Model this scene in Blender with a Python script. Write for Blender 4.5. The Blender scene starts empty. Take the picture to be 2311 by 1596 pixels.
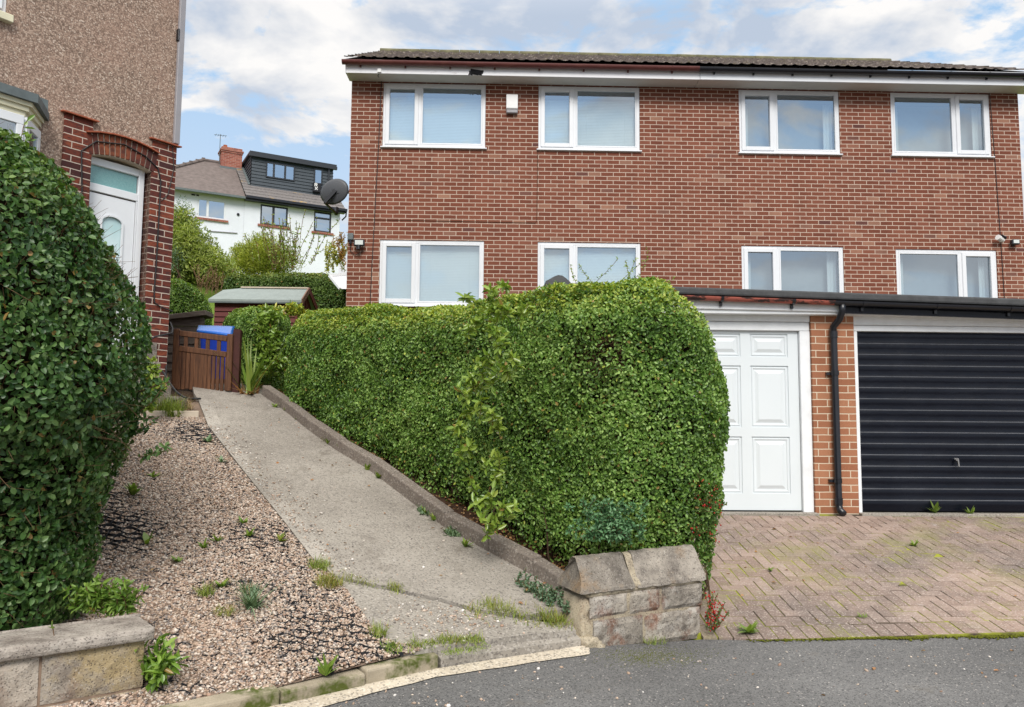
import bpy, math, random
import numpy as np
from mathutils import Vector, Matrix
R = math.radians
random.seed(7)
rng = np.random.default_rng(11)
scn = bpy.context.scene
col = scn.collection

# ------------------------------------------------------------------ camera
CAMZ = 1.4
FPX, CXP, CYP = 1805.0, 1155.5, 798.0          # focal length and centre in the 2311-px-wide view of the photo
yaw, pitch, roll = R(1.5), math.atan(162 / 1805.0), 0.008
cC = np.array([0, 0, CAMZ])
cD = np.array([math.sin(yaw) * math.cos(pitch), math.cos(yaw) * math.cos(pitch), math.sin(pitch)])
_r0 = np.array([math.cos(yaw), -math.sin(yaw), 0.0]); _u0 = np.cross(_r0, cD)
cR = _r0 * math.cos(roll) + _u0 * math.sin(roll)
cU = _u0 * math.cos(roll) - _r0 * math.sin(roll)
cam = bpy.data.objects.new('camera', bpy.data.cameras.new('camera')); col.objects.link(cam)
cam.data.sensor_width = 36; cam.data.lens = 36 * FPX / 2311
cam.data.clip_start = 0.05; cam.data.clip_end = 2000
cam.matrix_world = Matrix(((cR[0], cU[0], -cD[0], 0), (cR[1], cU[1], -cD[1], 0), (cR[2], cU[2], -cD[2], CAMZ), (0, 0, 0, 1)))
scn.camera = cam

# ------------------------------------------------------------------ light
SUN_EL, SUN_AZ = 40, 178                       # degrees; azimuth the light comes FROM, clockwise from +Y
sd = bpy.data.lights.new('sun', 'SUN'); sd.energy = 1.75; sd.angle = R(24); sd.color = (1.0, 0.955, 0.89)
so = bpy.data.objects.new('sun', sd); col.objects.link(so)
_el, _az = R(SUN_EL), R(SUN_AZ)
_sv = Vector((math.sin(_az) * math.cos(_el), math.cos(_az) * math.cos(_el), math.sin(_el)))
so.rotation_euler = _sv.to_track_quat('Z', 'Y').to_euler()
scn.view_settings.view_transform = 'Standard'; scn.view_settings.look = 'None'
scn.view_settings.exposure = 0.80; scn.view_settings.gamma = 1

world = bpy.data.worlds.new('World'); scn.world = world; world.use_nodes = True
wn = world.node_tree.nodes; wl = world.node_tree.links
for n in list(wn): wn.remove(n)
def W(t, **k):
    n = wn.new(t)
    for a, b in k.items(): setattr(n, a, b)
    return n
out = W('ShaderNodeOutputWorld'); bg = W('ShaderNodeBackground'); bg.inputs[1].default_value = 0.1
sky = W('ShaderNodeTexSky', sky_type='NISHITA', sun_disc=False)
sky.sun_elevation = R(SUN_EL); sky.sun_rotation = R(SUN_AZ); sky.air_density = 1.0; sky.dust_density = 0.8; sky.ozone_density = 1.5
tc = W('ShaderNodeTexCoord'); sep = W('ShaderNodeSeparateXYZ'); wl.new(tc.outputs['Generated'], sep.inputs[0])
def wm(op, a, b=None, clamp=False):
    n = W('ShaderNodeMath', operation=op); n.use_clamp = clamp
    for i, x in enumerate((a, b)):
        if x is None: continue
        if isinstance(x, (int, float)): n.inputs[i].default_value = x
        else: wl.new(x, n.inputs[i])
    return n.outputs[0]
def wnoise(vec, s, det, ro, dist=0.0):
    n = W('ShaderNodeTexNoise'); n.inputs['Scale'].default_value = s; n.inputs['Detail'].default_value = det
    n.inputs['Roughness'].default_value = ro; n.inputs['Distortion'].default_value = dist; wl.new(vec, n.inputs['Vector']); return n.outputs['Fac']
zc = wm('MAXIMUM', sep.outputs[2], 0.0); den = wm('ADD', zc, 0.22)
cmb = W('ShaderNodeCombineXYZ'); wl.new(wm('DIVIDE', sep.outputs[0], den), cmb.inputs[0]); wl.new(wm('DIVIDE', sep.outputs[1], den), cmb.inputs[1])
mp = W('ShaderNodeMapping'); mp.inputs['Location'].default_value = (1.9, 8.3, 6.1); wl.new(cmb.outputs[0], mp.inputs[0])
base_n = wnoise(mp.outputs[0], 2.7, 10, 0.60, 0.35)
def wramp(f, stops):
    n = W('ShaderNodeValToRGB'); e = n.color_ramp.elements
    while len(e) < len(stops): e.new(0.5)
    for i, (p, c) in enumerate(stops):
        e[i].position = p; e[i].color = (*c, 1) if isinstance(c, tuple) else (c, c, c, 1)
    wl.new(f, n.inputs[0]); return n.outputs[0]
def wmix(f, a, b, blend='MIX'):
    n = W('ShaderNodeMix', data_type='RGBA', blend_type=blend)
    for i, x in ((0, f), (6, a), (7, b)):
        if isinstance(x, (int, float)): n.inputs[i].default_value = x
        elif isinstance(x, tuple): n.inputs[i].default_value = (*x, 1)
        else: wl.new(x, n.inputs[i])
    return n.outputs[2]
mask = wramp(base_n, [(0.475, 0.0), (0.540, 1.0)])
shade_n = wnoise(mp.outputs[0], 3.3, 6, 0.55, 0.2)
cloud = wramp(shade_n, [(0.37, (2.9, 3.4, 4.2)), (0.46, (4.6, 4.7, 4.9)), (0.54, (5.8, 5.7, 5.6))])
blue = wmix(1.0, sky.outputs[0], (1.45, 1.5, 1.55), 'MULTIPLY')
thin = wmix(0.85, blue, (2.3, 3.6, 5.1))
withc = wmix(mask, thin, cloud)
hz = wramp(sep.outputs[2], [(0.0, 1.0), (0.16, 0.92), (0.29, 0.36), (0.42, 0.05)])
skyh = wmix(wm('MULTIPLY', hz, 0.9), withc, (4.6, 4.65, 4.75))
zen = wramp(sep.outputs[2], [(0.47, 0.0), (0.80, 1.0)])   # sky above the view, brightened and whitened as added fill light
skyc = wmix(zen, skyh, (11.0, 10.7, 10.2))
wl.new(skyc, bg.inputs[0]); wl.new(bg.outputs[0], out.inputs[0])

# ------------------------------------------------------------------ helpers
def ray(u, v): return cD + cR * (u - CXP) / FPX - cU * (v - CYP) / FPX
def at(u, v, Y): k = ray(u, v); return cC + k * (Y / k[1])
def atz(u, v, z): k = ray(u, v); return cC + k * ((z - CAMZ) / k[2])
GX, GY = -0.14, 0.235
def G(x, y): return 0.1 + GX * (x + 0.3) + GY * (y - 4.65)         # the sloping garden front
def D(x, y): return 0.014 + 0.160 * (y - 5.4)                       # the block paved drive
def onG(u, v):
    k = ray(u, v)
    c0 = 0.1 + GX * 0.3 - GY * 4.65
    s = (c0 - CAMZ) / (k[2] - GX * k[0] - GY * k[1]); return cC + k * s
def onD(u, v):
    k = ray(u, v); s = (0.014 - 0.160 * 5.4 - CAMZ) / (k[2] - 0.160 * k[1]); return cC + k * s

class MB:
    def __init__(s): s.v = []; s.f = []; s.mi = []; s.m = 0; s.c = []; s.cur = None
    def add(s, vs, fs):
        b = len(s.v); s.v += [tuple(map(float, x)) for x in vs]; s.f += [tuple(b + i for i in f) for f in fs]; s.mi += [s.m] * len(fs)
        s.c += [s.cur if s.cur is not None else (.5, .5, .5, 1)] * len(vs); return s
    def box(s, x0, x1, y0, y1, z0, z1):
        return s.add([(x0, y0, z0), (x1, y0, z0), (x1, y1, z0), (x0, y1, z0), (x0, y0, z1), (x1, y0, z1), (x1, y1, z1), (x0, y1, z1)],
                     [(0, 3, 2, 1), (4, 5, 6, 7), (0, 1, 5, 4), (1, 2, 6, 5), (2, 3, 7, 6), (3, 0, 4, 7)])
    def hexa(s, P):   # 8 corners, bottom four then top four
        return s.add(P, [(0, 3, 2, 1), (4, 5, 6, 7), (0, 1, 5, 4), (1, 2, 6, 5), (2, 3, 7, 6), (3, 0, 4, 7)])
    def bar(s, p, q, w, h, up=(0, 0, 1)):
        p = Vector(p); q = Vector(q); d = (q - p).normalized(); up = Vector(up); a = d.cross(up).normalized() * w / 2; b = a.cross(d).normalized() * h / 2
        return s.add([p - a - b, p + a - b, q + a - b, q - a - b, p - a + b, p + a + b, q + a + b, q - a + b],
                     [(0, 3, 2, 1), (4, 5, 6, 7), (0, 1, 5, 4), (1, 2, 6, 5), (2, 3, 7, 6), (3, 0, 4, 7)])
    def tube(s, pts, r, n=8, cap=True):
        pts = [Vector(p) for p in pts]; rs = r if isinstance(r, (list, tuple)) else [r] * len(pts)
        vs = []; fs = []; ref = None
        for i, p in enumerate(pts):
            d = (pts[min(i + 1, len(pts) - 1)] - pts[max(i - 1, 0)]).normalized()
            if ref is None: ref = Vector((0, 0, 1)) if abs(d.z) < .9 else Vector((1, 0, 0))
            a = d.cross(ref).normalized(); b = d.cross(a).normalized(); ref = a.cross(d)
            for k in range(n):
                t = 2 * math.pi * k / n; vs.append(p + (a * math.cos(t) + b * math.sin(t)) * rs[i])
        for i in range(len(pts) - 1):
            for k in range(n): fs.append((i * n + k, i * n + (k + 1) % n, (i + 1) * n + (k + 1) % n, (i + 1) * n + k))
        if cap: fs += [tuple(range(n))[::-1], tuple(range((len(pts) - 1) * n, len(pts) * n))]
        return s.add(vs, fs)
    def prism(s, poly, a0, a1, ax='y'):
        n = len(poly)
        if ax == 'y': f = lambda p, a: (p[0], a, p[1])
        elif ax == 'x': f = lambda p, a: (a, p[0], p[1])
        else: f = lambda p, a: (p[0], p[1], a)
        vs = [f(p, a0) for p in poly] + [f(p, a1) for p in poly]
        return s.add(vs, [tuple(range(n))[::-1], tuple(range(n, 2 * n))] + [(i, (i + 1) % n, n + (i + 1) % n, n + i) for i in range(n)])
    def halfpipe(s, x0, x1, y, z, r, z1=None, n=10, t=.006):
        z1 = z if z1 is None else z1
        pr = [(math.cos(a), math.sin(a)) for a in [math.pi + math.pi * i / n for i in range(n + 1)]]
        poly = [(c * r, q * r) for c, q in pr] + [(c * (r - t), q * (r - t)) for c, q in pr[::-1]]
        m = len(poly); vs = [(x0, y + a, z + b) for a, b in poly] + [(x1, y + a, z1 + b) for a, b in poly]
        return s.add(vs, [tuple(range(m))[::-1], tuple(range(m, 2 * m))] + [(i, (i + 1) % m, m + (i + 1) % m, m + i) for i in range(m)])
    def wall(s, x0, x1, z0, z1, holes, y, depth):      # a sheet in the XZ plane facing -Y with openings and reveals
        xs = sorted({x0, x1, *[h[0] for h in holes], *[h[1] for h in holes]}); zs = sorted({z0, z1, *[h[2] for h in holes], *[h[3] for h in holes]})
        for i in range(len(xs) - 1):
            for j in range(len(zs) - 1):
                a, b, c, d = xs[i], xs[i + 1], zs[j], zs[j + 1]; mx, mz = (a + b) / 2, (c + d) / 2
                if any(h[0] < mx < h[1] and h[2] < mz < h[3] for h in holes): continue
                s.add([(a, y, c), (b, y, c), (b, y, d), (a, y, d)], [(0, 1, 2, 3)])
        for a, b, c, d in holes:
            e = y + depth
            s.add([(a, y, c), (a, e, c), (a, e, d), (a, y, d)], [(0, 1, 2, 3)]); s.add([(b, y, c), (b, e, c), (b, e, d), (b, y, d)], [(3, 2, 1, 0)])
            s.add([(a, y, c), (b, y, c), (b, e, c), (a, e, c)], [(0, 1, 2, 3)]); s.add([(a, y, d), (b, y, d), (b, e, d), (a, e, d)], [(3, 2, 1, 0)])
        return s
    def build(s, name, mats, parent=None, smooth=False, bevel=0.0, local=False, col_attr=False, seg=1):
        me = bpy.data.meshes.new(name); vs = s.v
        if parent is not None and not local:
            inv = root_matrix(parent).inverted(); vs = [tuple(inv @ Vector(v)) for v in vs]
        me.from_pydata(vs, [], s.f)
        for m in (mats if isinstance(mats, (list, tuple)) else [mats]): me.materials.append(m)
        me.polygons.foreach_set('material_index', s.mi)
        if smooth: me.polygons.foreach_set('use_smooth', [True] * len(s.f))
        if col_attr:
            a = me.attributes.new('Col', 'FLOAT_COLOR', 'POINT'); a.data.foreach_set('color', np.array(s.c, dtype=np.float32).ravel())
        me.update(); o = bpy.data.objects.new(name, me); col.objects.link(o); o.parent = parent
        if bevel:
            b = o.modifiers.new('bevel', 'BEVEL'); b.width = bevel; b.segments = seg; b.limit_method = 'ANGLE'; b.angle_limit = R(40)
        return o

def root_matrix(o):
    while o.parent is not None: o = o.parent
    return Matrix.Translation(o.location) @ o.rotation_euler.to_matrix().to_4x4()
def thing(name, label, cat, loc=(0, 0, 0), rz=0, group=None):
    o = bpy.data.objects.new(name, None); col.objects.link(o); o.empty_display_size = .1
    o.location = loc; o.rotation_euler = (0, 0, rz); o['label'] = label; o['category'] = cat
    if group: o['group'] = group
    return o
def tag(o, label, cat, group=None):
    o['label'] = label; o['category'] = cat
    if group: o['group'] = group
    return o
def structure(o): o['kind'] = 'structure'; return o

def npmesh(name, V, F, mats, parent=None, attr=None, smooth=False, local=False):
    V = np.asarray(V, dtype=np.float64).reshape(-1, 3); F = np.asarray(F, dtype=np.int32)
    if parent is not None and not local:
        M = np.array(root_matrix(parent).inverted()); V = V @ M[:3, :3].T + M[:3, 3]
    me = bpy.data.meshes.new(name); k = F.shape[1]
    me.vertices.add(len(V)); me.vertices.foreach_set('co', V.astype(np.float32).ravel())
    me.loops.add(F.size); me.loops.foreach_set('vertex_index', F.ravel())
    me.polygons.add(len(F)); me.polygons.foreach_set('loop_start', np.arange(0, F.size, k, dtype=np.int32))
    if smooth: me.polygons.foreach_set('use_smooth', np.ones(len(F), dtype=bool))
    me.update(calc_edges=True)
    if attr is not None:
        a = me.attributes.new('Col', 'FLOAT_COLOR', 'POINT'); a.data.foreach_set('color', np.asarray(attr, dtype=np.float32).ravel())
    for m in (mats if isinstance(mats, (list, tuple)) else [mats]): me.materials.append(m)
    o = bpy.data.objects.new(name, me); col.objects.link(o); o.parent = parent
    return o

# ------------------------------------------------------------------ materials
class NT:
    def __init__(s, name):
        s.m = bpy.data.materials.new(name); s.m.use_nodes = True; s.t = s.m.node_tree; s.b = s.t.nodes['Principled BSDF']; s.o = s.t.nodes['Material Output']
        s._tc = None
    def n(s, t, **k):
        x = s.t.nodes.new(t)
        for a, b in k.items(): setattr(x, a, b)
        return x
    def put(s, sock, x):
        if isinstance(x, bpy.types.NodeSocket): s.t.links.new(x, sock)
        elif isinstance(x, tuple) and len(x) == 3 and sock.type == 'RGBA': sock.default_value = (*x, 1)
        else: sock.default_value = x
    def coord(s, which='Object'):
        if s._tc is None: s._tc = s.n('ShaderNodeTexCoord')
        return s._tc.outputs[which]
    def map(s, sc=(1, 1, 1), loc=(0, 0, 0), rot=(0, 0, 0), v=None):
        x = s.n('ShaderNodeMapping'); x.inputs['Scale'].default_value = sc; x.inputs['Location'].default_value = loc; x.inputs['Rotation'].default_value = rot
        s.put(x.inputs[0], v if v is not None else s.coord()); return x.outputs[0]
    def noise(s, sc, det=4, ro=.6, v=None, dist=0, out='Fac'):
        x = s.n('ShaderNodeTexNoise'); x.inputs['Scale'].default_value = sc; x.inputs['Detail'].default_value = det; x.inputs['Roughness'].default_value = ro; x.inputs['Distortion'].default_value = dist
        s.put(x.inputs['Vector'], v if v is not None else s.coord()); return x.outputs[out]
    def voro(s, sc, v=None, feature='F1', out='Color', rnd=1.0):
        x = s.n('ShaderNodeTexVoronoi', feature=feature); x.inputs['Scale'].default_value = sc
        if 'Randomness' in x.inputs: x.inputs['Randomness'].default_value = rnd
        s.put(x.inputs['Vector'], v if v is not None else s.coord()); return x.outputs[out]
    def ramp(s, f, stops, interp='LINEAR'):
        x = s.n('ShaderNodeValToRGB'); x.color_ramp.interpolation = interp; e = x.color_ramp.elements
        while len(e) < len(stops): e.new(.5)
        for i, (p, c) in enumerate(stops):
            e[i].position = p; e[i].color = (*c, 1) if isinstance(c, tuple) else (c, c, c, 1)
        s.put(x.inputs[0], f); return x.outputs[0]
    def mix(s, f, a, b, blend='MIX'):
        x = s.n('ShaderNodeMix', data_type='RGBA', blend_type=blend)
        s.put(x.inputs[0], f); s.put(x.inputs[6], a); s.put(x.inputs[7], b); return x.outputs[2]
    def math(s, op, a, b=0.0, clamp=False):
        x = s.n('ShaderNodeMath', operation=op); x.use_clamp = clamp; s.put(x.inputs[0], a); s.put(x.inputs[1], b); return x.outputs[0]
    def sepc(s, c): x = s.n('ShaderNodeSeparateColor'); s.put(x.inputs[0], c); return x.outputs
    def sepv(s, c): x = s.n('ShaderNodeSeparateXYZ'); s.put(x.inputs[0], c); return x.outputs
    def attr(s, name='Col'): x = s.n('ShaderNodeAttribute', attribute_name=name); return x.outputs['Color']
    def bump(s, h, st=.5, d=.01):
        x = s.n('ShaderNodeBump'); x.inputs['Strength'].default_value = st; x.inputs['Distance'].default_value = d; s.put(x.inputs['Height'], h)
        s.t.links.new(x.outputs[0], s.b.inputs['Normal']); return x.outputs[0]
    def fin(s, c=None, rough=.6, spec=.5, metal=0.0):
        if c is not None: s.put(s.b.inputs['Base Color'], c)
        s.put(s.b.inputs['Roughness'], rough); s.b.inputs['Specular IOR Level'].default_value = spec; s.b.inputs['Metallic'].default_value = metal
        return s.m

def m_plain(name, c, rough=.5, spec=.5, var=.12, sc=3.0, metal=0.0, bump=0.0, bsc=60):
    t = NT(name); n = t.noise(sc, 5, .65); f = t.ramp(n, [(.3, 1 - var), (.7, 1 + var * .4)])
    c2 = t.mix(1.0, c, f, 'MULTIPLY')
    if bump: t.bump(t.noise(bsc, 4, .6), bump, .004)
    return t.fin(c2, rough, spec, metal)

def m_brick(name, stops, mortar, mo=.011, blotch=None, bw=.225, bh=.075):
    t = NT(name); p = t.sepv(t.coord()); u = t.math('ADD', p[0], p[1])
    wob = t.noise(9.0, 2, .5)
    cv = t.n('ShaderNodeCombineXYZ'); t.put(cv.inputs[0], t.math('ADD', u, t.math('MULTIPLY', t.math('SUBTRACT', wob, .5), .010))); t.put(cv.inputs[1], t.math('ADD', p[2], t.math('MULTIPLY', t.math('SUBTRACT', t.noise(6.0, 2, .5, v=t.map((1, 1, 1), (5, 2, 1))), .5), .008)))
    b = t.n('ShaderNodeTexBrick'); b.inputs['Scale'].default_value = 1; b.inputs['Brick Width'].default_value = bw; b.inputs['Row Height'].default_value = bh
    b.inputs['Mortar Size'].default_value = mo / 2; b.inputs['Mortar Smooth'].default_value = .25; b.inputs['Bias'].default_value = 0.0
    b.inputs['Color1'].default_value = (0, 0, 0, 1); b.inputs['Color2'].default_value = (1, 1, 1, 1); b.inputs['Mortar'].default_value = (.5, .5, .5, 1)
    t.put(b.inputs['Vector'], cv.outputs[0])
    c = t.ramp(t.sepc(b.outputs['Color'])[0], stops)
    fine = t.ramp(t.noise(160, 3, .7), [(.3, .78), (.7, 1.15)])
    c = t.mix(1.0, c, fine, 'MULTIPLY')
    if blotch: c = t.mix(t.ramp(t.noise(14, 3, .6, v=t.map((1, 1, 3))), [(.45, 0.0), (.62, .8)]), c, blotch)
    big = t.ramp(t.noise(.9, 5, .6), [(.3, .86), (.7, 1.08)]); c = t.mix(1.0, c, big, 'MULTIPLY'); c = t.mix(1.0, c, t.ramp(t.noise(1.0, 5, .7, v=t.map((3.2, 3.2, .22), (2, 0, 5))), [(.34, .88), (.52, 1.02)]), 'MULTIPLY')
    mcol = t.mix(t.noise(30, 3, .7), mortar, tuple(x * .72 for x in mortar))
    c = t.mix(b.outputs['Fac'], c, mcol)
    h = t.math('SUBTRACT', t.math('MULTIPLY', t.noise(140, 3, .6), .25), b.outputs['Fac']); t.bump(h, .55, .006)
    return t.fin(c, .85, .25)

M = {}
M['brick'] = m_brick('red_brick', [(0.0, (.158, .050, .030)), (.3, (.182, .060, .035)), (.62, (.196, .067, .040)), (.93, (.218, .080, .050)), (.97, (.32, .165, .11)), (1.0, (.11, .040, .034))], (.60, .47, .38), .0135)
M['brick_dark'] = m_brick('mottled_brick', [(0.0, (.060, .022, .022)), (.35, (.13, .032, .022)), (.7, (.19, .046, .026)), (1.0, (.26, .07, .035))], (.60, .50, .42), blotch=(.055, .024, .024))
M['brick_orange'] = m_brick('orange_brick', [(0.0, (.29, .115, .060)), (.5, (.345, .145, .078)), (1.0, (.39, .18, .10))], (.70, .58, .44))

t = NT('pebbledash'); v = t.voro(70, out='Color'); vd = t.voro(70, out='Distance')
c = t.ramp(t.sepc(v)[0], [(0.0, (.15, .105, .082)), (.3, (.28, .195, .15)), (.6, (.39, .28, .215)), (.85, (.48, .36, .285)), (1.0, (.64, .54, .45))])
c = t.mix(t.ramp(t.noise(1.3, 5, .65), [(.45, 0.0), (.75, .55)]), c, (.46, .29, .22)); t.bump(vd, -1.0, .012)
c = t.mix(t.ramp(vd, [(.35, 0.0), (.75, .6)]), c, (.12, .08, .06)); M['pebbledash'] = t.fin(c, .85, .3)

M['pvc'] = m_plain('white_pvc', (.72, .74, .77), .3, .5, .05)
M['white_paint'] = m_plain('white_paint', (.80, .80, .81), .45, .4, .14, 2.2)
t = NT('worn_white_fascia'); c = t.mix(t.ramp(t.noise(5, 6, .75, v=t.map((1, 1, 4))), [(.60, 0.0), (.76, .8)]), (.80, .80, .82), (.36, .30, .28)); M['fascia'] = t.fin(c, .6, .3)
M['soffit'] = m_plain('soffit_board', (.70, .68, .65), .6, .3, .12, 1.5)
M['cream'] = m_plain('cream_paint', (.72, .68, .50), .6, .3, .2)
t = NT('brown_plastic_gutter'); c = t.mix(t.ramp(t.noise(4, 5, .7), [(.5, 0.0), (.7, .7)]), (.115, .030, .026), (.20, .07, .055)); M['gutter_brown'] = t.fin(c, .4, .5)
t = NT('peeling_red_gutter'); c = t.mix(t.ramp(t.noise(11, 6, .7, v=t.map((.6, 1, 1.6))), [(.47, 0.0), (.53, 1.0)]), (.035, .020, .018), (.33, .09, .065)); M['gutter_peel'] = t.fin(c, .6, .3)
M['black_plastic'] = m_plain('black_plastic', (.012, .013, .018), .28, .5, .2)
M['black_cable'] = m_plain('black_cable', (.015, .015, .017), .5, .4, .1)
M['grey_plastic'] = m_plain('grey_plastic', (.30, .29, .31), .5, .4, .12)
M['lead'] = m_plain('lead_grey', (.12, .145, .15), .6, .4, .25, 9)
M['felt'] = m_plain('mineral_felt', (.075, .077, .080), .9, .2, .3, 9, bump=.5, bsc=160)
M['felt_light'] = m_plain('shed_felt', (.26, .30, .29), .9, .2, .12, 5, bump=.4, bsc=120)
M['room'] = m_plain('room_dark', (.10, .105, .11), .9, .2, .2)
M['blind'] = m_plain('white_blind', (.78, .80, .80), .5, .3, .04)
def m_glass(name, refl, tint=(.8, .9, .92), rough=.015, wav=.006):
    t = NT(name); g = t.n('ShaderNodeBsdfGlossy'); g.inputs['Roughness'].default_value = rough; g.inputs['Color'].default_value = (.80, .90, 1.0, 1)
    tr = t.n('ShaderNodeBsdfTransparent'); tr.inputs['Color'].default_value = (*tint, 1)
    b = t.n('ShaderNodeBump'); b.inputs['Strength'].default_value = wav; b.inputs['Distance'].default_value = .05; t.put(b.inputs['Height'], t.noise(1.4, 2, .5)); t.t.links.new(b.outputs[0], g.inputs['Normal'])
    mx = t.n('ShaderNodeMixShader'); mx.inputs[0].default_value = refl; t.t.links.new(tr.outputs[0], mx.inputs[1]); t.t.links.new(g.outputs[0], mx.inputs[2]); t.t.links.new(mx.outputs[0], t.o.inputs[0]); return t.m
M['glass'] = m_glass('window_glass', .40)
M['glass_far'] = m_glass('far_glass', .55, (.6, .75, .85))
t = NT('obscure_glass'); t.bump(t.noise(90, 3, .6), .5, .004); M['obscure'] = t.fin(t.ramp(t.noise(60, 3, .6), [(.3, (.13, .30, .31)), (.7, (.20, .38, .38))]), .12, .8)
t = NT('door_glass'); t.bump(t.noise(60, 3, .6), .4, .004); M['door_glass'] = t.fin(t.ramp(t.noise(3, 3, .6), [(.3, (.42, .60, .62)), (.7, (.60, .74, .76))]), .15, .6)
# roof tiles with lichen
t = NT('concrete_roof_tiles'); c = t.ramp(t.noise(22, 6, .75), [(.32, (.045, .037, .034)), (.55, (.108, .088, .08)), (.75, (.20, .172, .158))])
c = t.mix(t.ramp(t.noise(13, 5, .7, v=t.map((1, 1, 1), (4, 1, 7))), [(.56, 0.0), (.66, .75)]), c, (.42, .36, .31))
c = t.mix(t.ramp(t.noise(5, 5, .7, v=t.map((1, 1, 1), (9, 3, 2))), [(.55, 0.0), (.75, .6)]), c, (.17, .15, .035)); M['rooftile'] = t.fin(c, .9, .2)
M['ridge'] = m_plain('mossy_ridge_tile', (.17, .16, .095), .9, .2, .35, 6)
M['tile_far'] = m_plain('old_roof_tiles', (.165, .135, .125), .9, .2, .3, 5, bump=.4, bsc=22)
t = NT('grey_roof_tiles'); c = t.ramp(t.noise(12, 4, .6), [(.35, (.13, .12, .12)), (.7, (.22, .20, .19))]); c = t.mix(t.ramp(t.noise(1.1, 4, .7, v=t.map((1, 1, 1), (2.4, 0, 3))), [(.58, 0.0), (.68, .8)]), c, (.50, .31, .05)); M['tile_grey'] = t.fin(c, .85, .2)
M['render'] = m_plain('white_render', (.72, .745, .81), .8, .2, .08, 1.2, bump=.3, bsc=80)
M['cladding'] = m_plain('charcoal_cladding', (.045, .058, .072), .5, .4, .12)
M['charcoal'] = m_plain('charcoal_frame', (.022, .026, .033), .4, .5, .1)
M['terracotta'] = m_plain('terracotta_tile', (.33, .095, .050), .8, .2, .3, 8)
M['brick_far'] = m_brick('chimney_brick', [(0, (.24, .07, .05)), (1, (.36, .13, .09))], (.45, .33, .27))
t = NT('gable_brick_arch'); a = t.attr(); c = t.ramp(t.sepc(a)[0], [(0, (.075, .026, .022)), (.5, (.16, .042, .024)), (1, (.24, .075, .034))]); c = t.mix(t.ramp(t.noise(16, 3, .6), [(.45, 0.0), (.62, .8)]), c, (.06, .024, .022)); t.bump(t.noise(120, 3, .6), .4, .004); M['arch_brick'] = t.fin(c, .85, .25)
M['mortar'] = m_plain('pale_mortar', (.60, .50, .40), .95, .1, .2, 30)
# doors
M['garage_white'] = m_plain('white_garage_door', (.68, .725, .75), .32, .5, .03, 1.5)
t = NT('black_garage_door'); t.bump(t.noise(2.6, 3, .55, v=t.map((1, 1, 2.2)), dist=.8), .12, .05)
c = t.mix(t.ramp(t.noise(2.2, 5, .6), [(.45, 0.0), (.8, .5)]), (.0045, .0055, .010), (.010, .012, .020)); M['garage_black'] = t.fin(c, t.ramp(t.noise(3, 4, .6), [(.3, .14), (.7, .34)]), .20)
M['ledge_glint'] = m_plain('painted_ledge_glint', (.06, .064, .076), .5, .4, .35, 7)  # lighter rib lips: sky reflection lines put into the colour
M['chrome'] = m_plain('metal_handle', (.55, .55, .55), .3, .5, .1, metal=1.0)
M['wood_frame'] = m_plain('painted_timber', (.77, .79, .81), .5, .4, .10, 6, bump=.3, bsc=40)
t = NT('brown_stained_timber'); n = t.noise(5, 5, .65, v=t.map((9, 9, .8))); c = t.ramp(n, [(.28, (.030, .012, .006)), (.5, (.085, .036, .015)), (.75, (.15, .068, .03))]); t.bump(n, .4, .004); M['wood_brown'] = t.fin(t.mix(1.0, c, (1.15, 1.1, 1.1), 'MULTIPLY'), .6, .35)
M['post_red'] = m_plain('dark_red_timber', (.055, .016, .012), .6, .3, .3, 8)
t = NT('weathered_grey_boards'); n = t.noise(5, 5, .65, v=t.map((1, 6, 14))); c = t.ramp(n, [(.3, (.10, .078, .062)), (.55, (.19, .155, .13)), (.75, (.28, .245, .215))]); t.bump(n, .4, .004); M['wood_grey'] = t.fin(c, .8, .2)
M['shed_red'] = m_plain('maroon_boards', (.125, .028, .026), .65, .3, .16, 3, bump=.3, bsc=40)
M['shed_trim'] = m_plain('shed_trim', (.22, .13, .095), .75, .2, .25, 8)
M['shed_ridge'] = m_plain('pale_ridge_strip', (.55, .47, .38), .8, .2, .15, 8)
M['bin_blue'] = m_plain('blue_plastic', (.010, .042, .36), .35, .5, .1, 4)
M['bin_lid'] = m_plain('blue_lid', (.022, .13, .52), .2, .5, .12, 4)
M['dish'] = m_plain('grey_dish', (.085, .092, .105), .45, .4, .1)
M['canopy'] = m_plain('white_canopy', (.66, .68, .72), .4, .4, .05)
# concrete and stone
def m_concrete(name, a, b, sp, spots=.5, warm=None):
    t = NT(name); c = t.ramp(t.noise(1.1, 6, .65), [(.33, a), (.66, b)])
    s1 = t.voro(95, out='Color'); c = t.mix(t.math('MULTIPLY', t.ramp(t.sepc(s1)[0], [(.80, 0.0), (.86, 1.0)]), .5), c, sp)
    c = t.mix(t.math('MULTIPLY', t.ramp(t.sepc(s1)[1], [(.80, 0.0), (.86, 1.0)]), .55), c, (.09, .08, .075))
    c = t.mix(t.ramp(t.noise(3.5, 6, .75, v=t.map((1, .6, 1), (3, 3, 3))), [(.55, 0.0), (.75, spots)]), c, (.115, .095, .075))
    if warm: c = t.mix(t.ramp(t.noise(.8, 4, .6, v=t.map((1, 1, 1), (7, 1, 0))), [(.45, 0.0), (.7, .6)]), c, warm)
    h = t.math('ADD', t.math('MULTIPLY', t.sepc(s1)[0], .5), t.noise(60, 4, .7)); t.bump(h, .45, .006); return t.fin(c, .88, .25)
M['path'] = m_concrete('path_concrete', (.215, .192, .165), (.33, .30, .262), (.42, .385, .34), .7)
M['path_edge'] = m_concrete('smooth_path_margin', (.20, .18, .155), (.40, .365, .32), (.44, .41, .36), .4)
M['apron'] = m_concrete('apron_concrete', (.22, .198, .17), (.36, .328, .285), (.46, .425, .38), .6)
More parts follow.
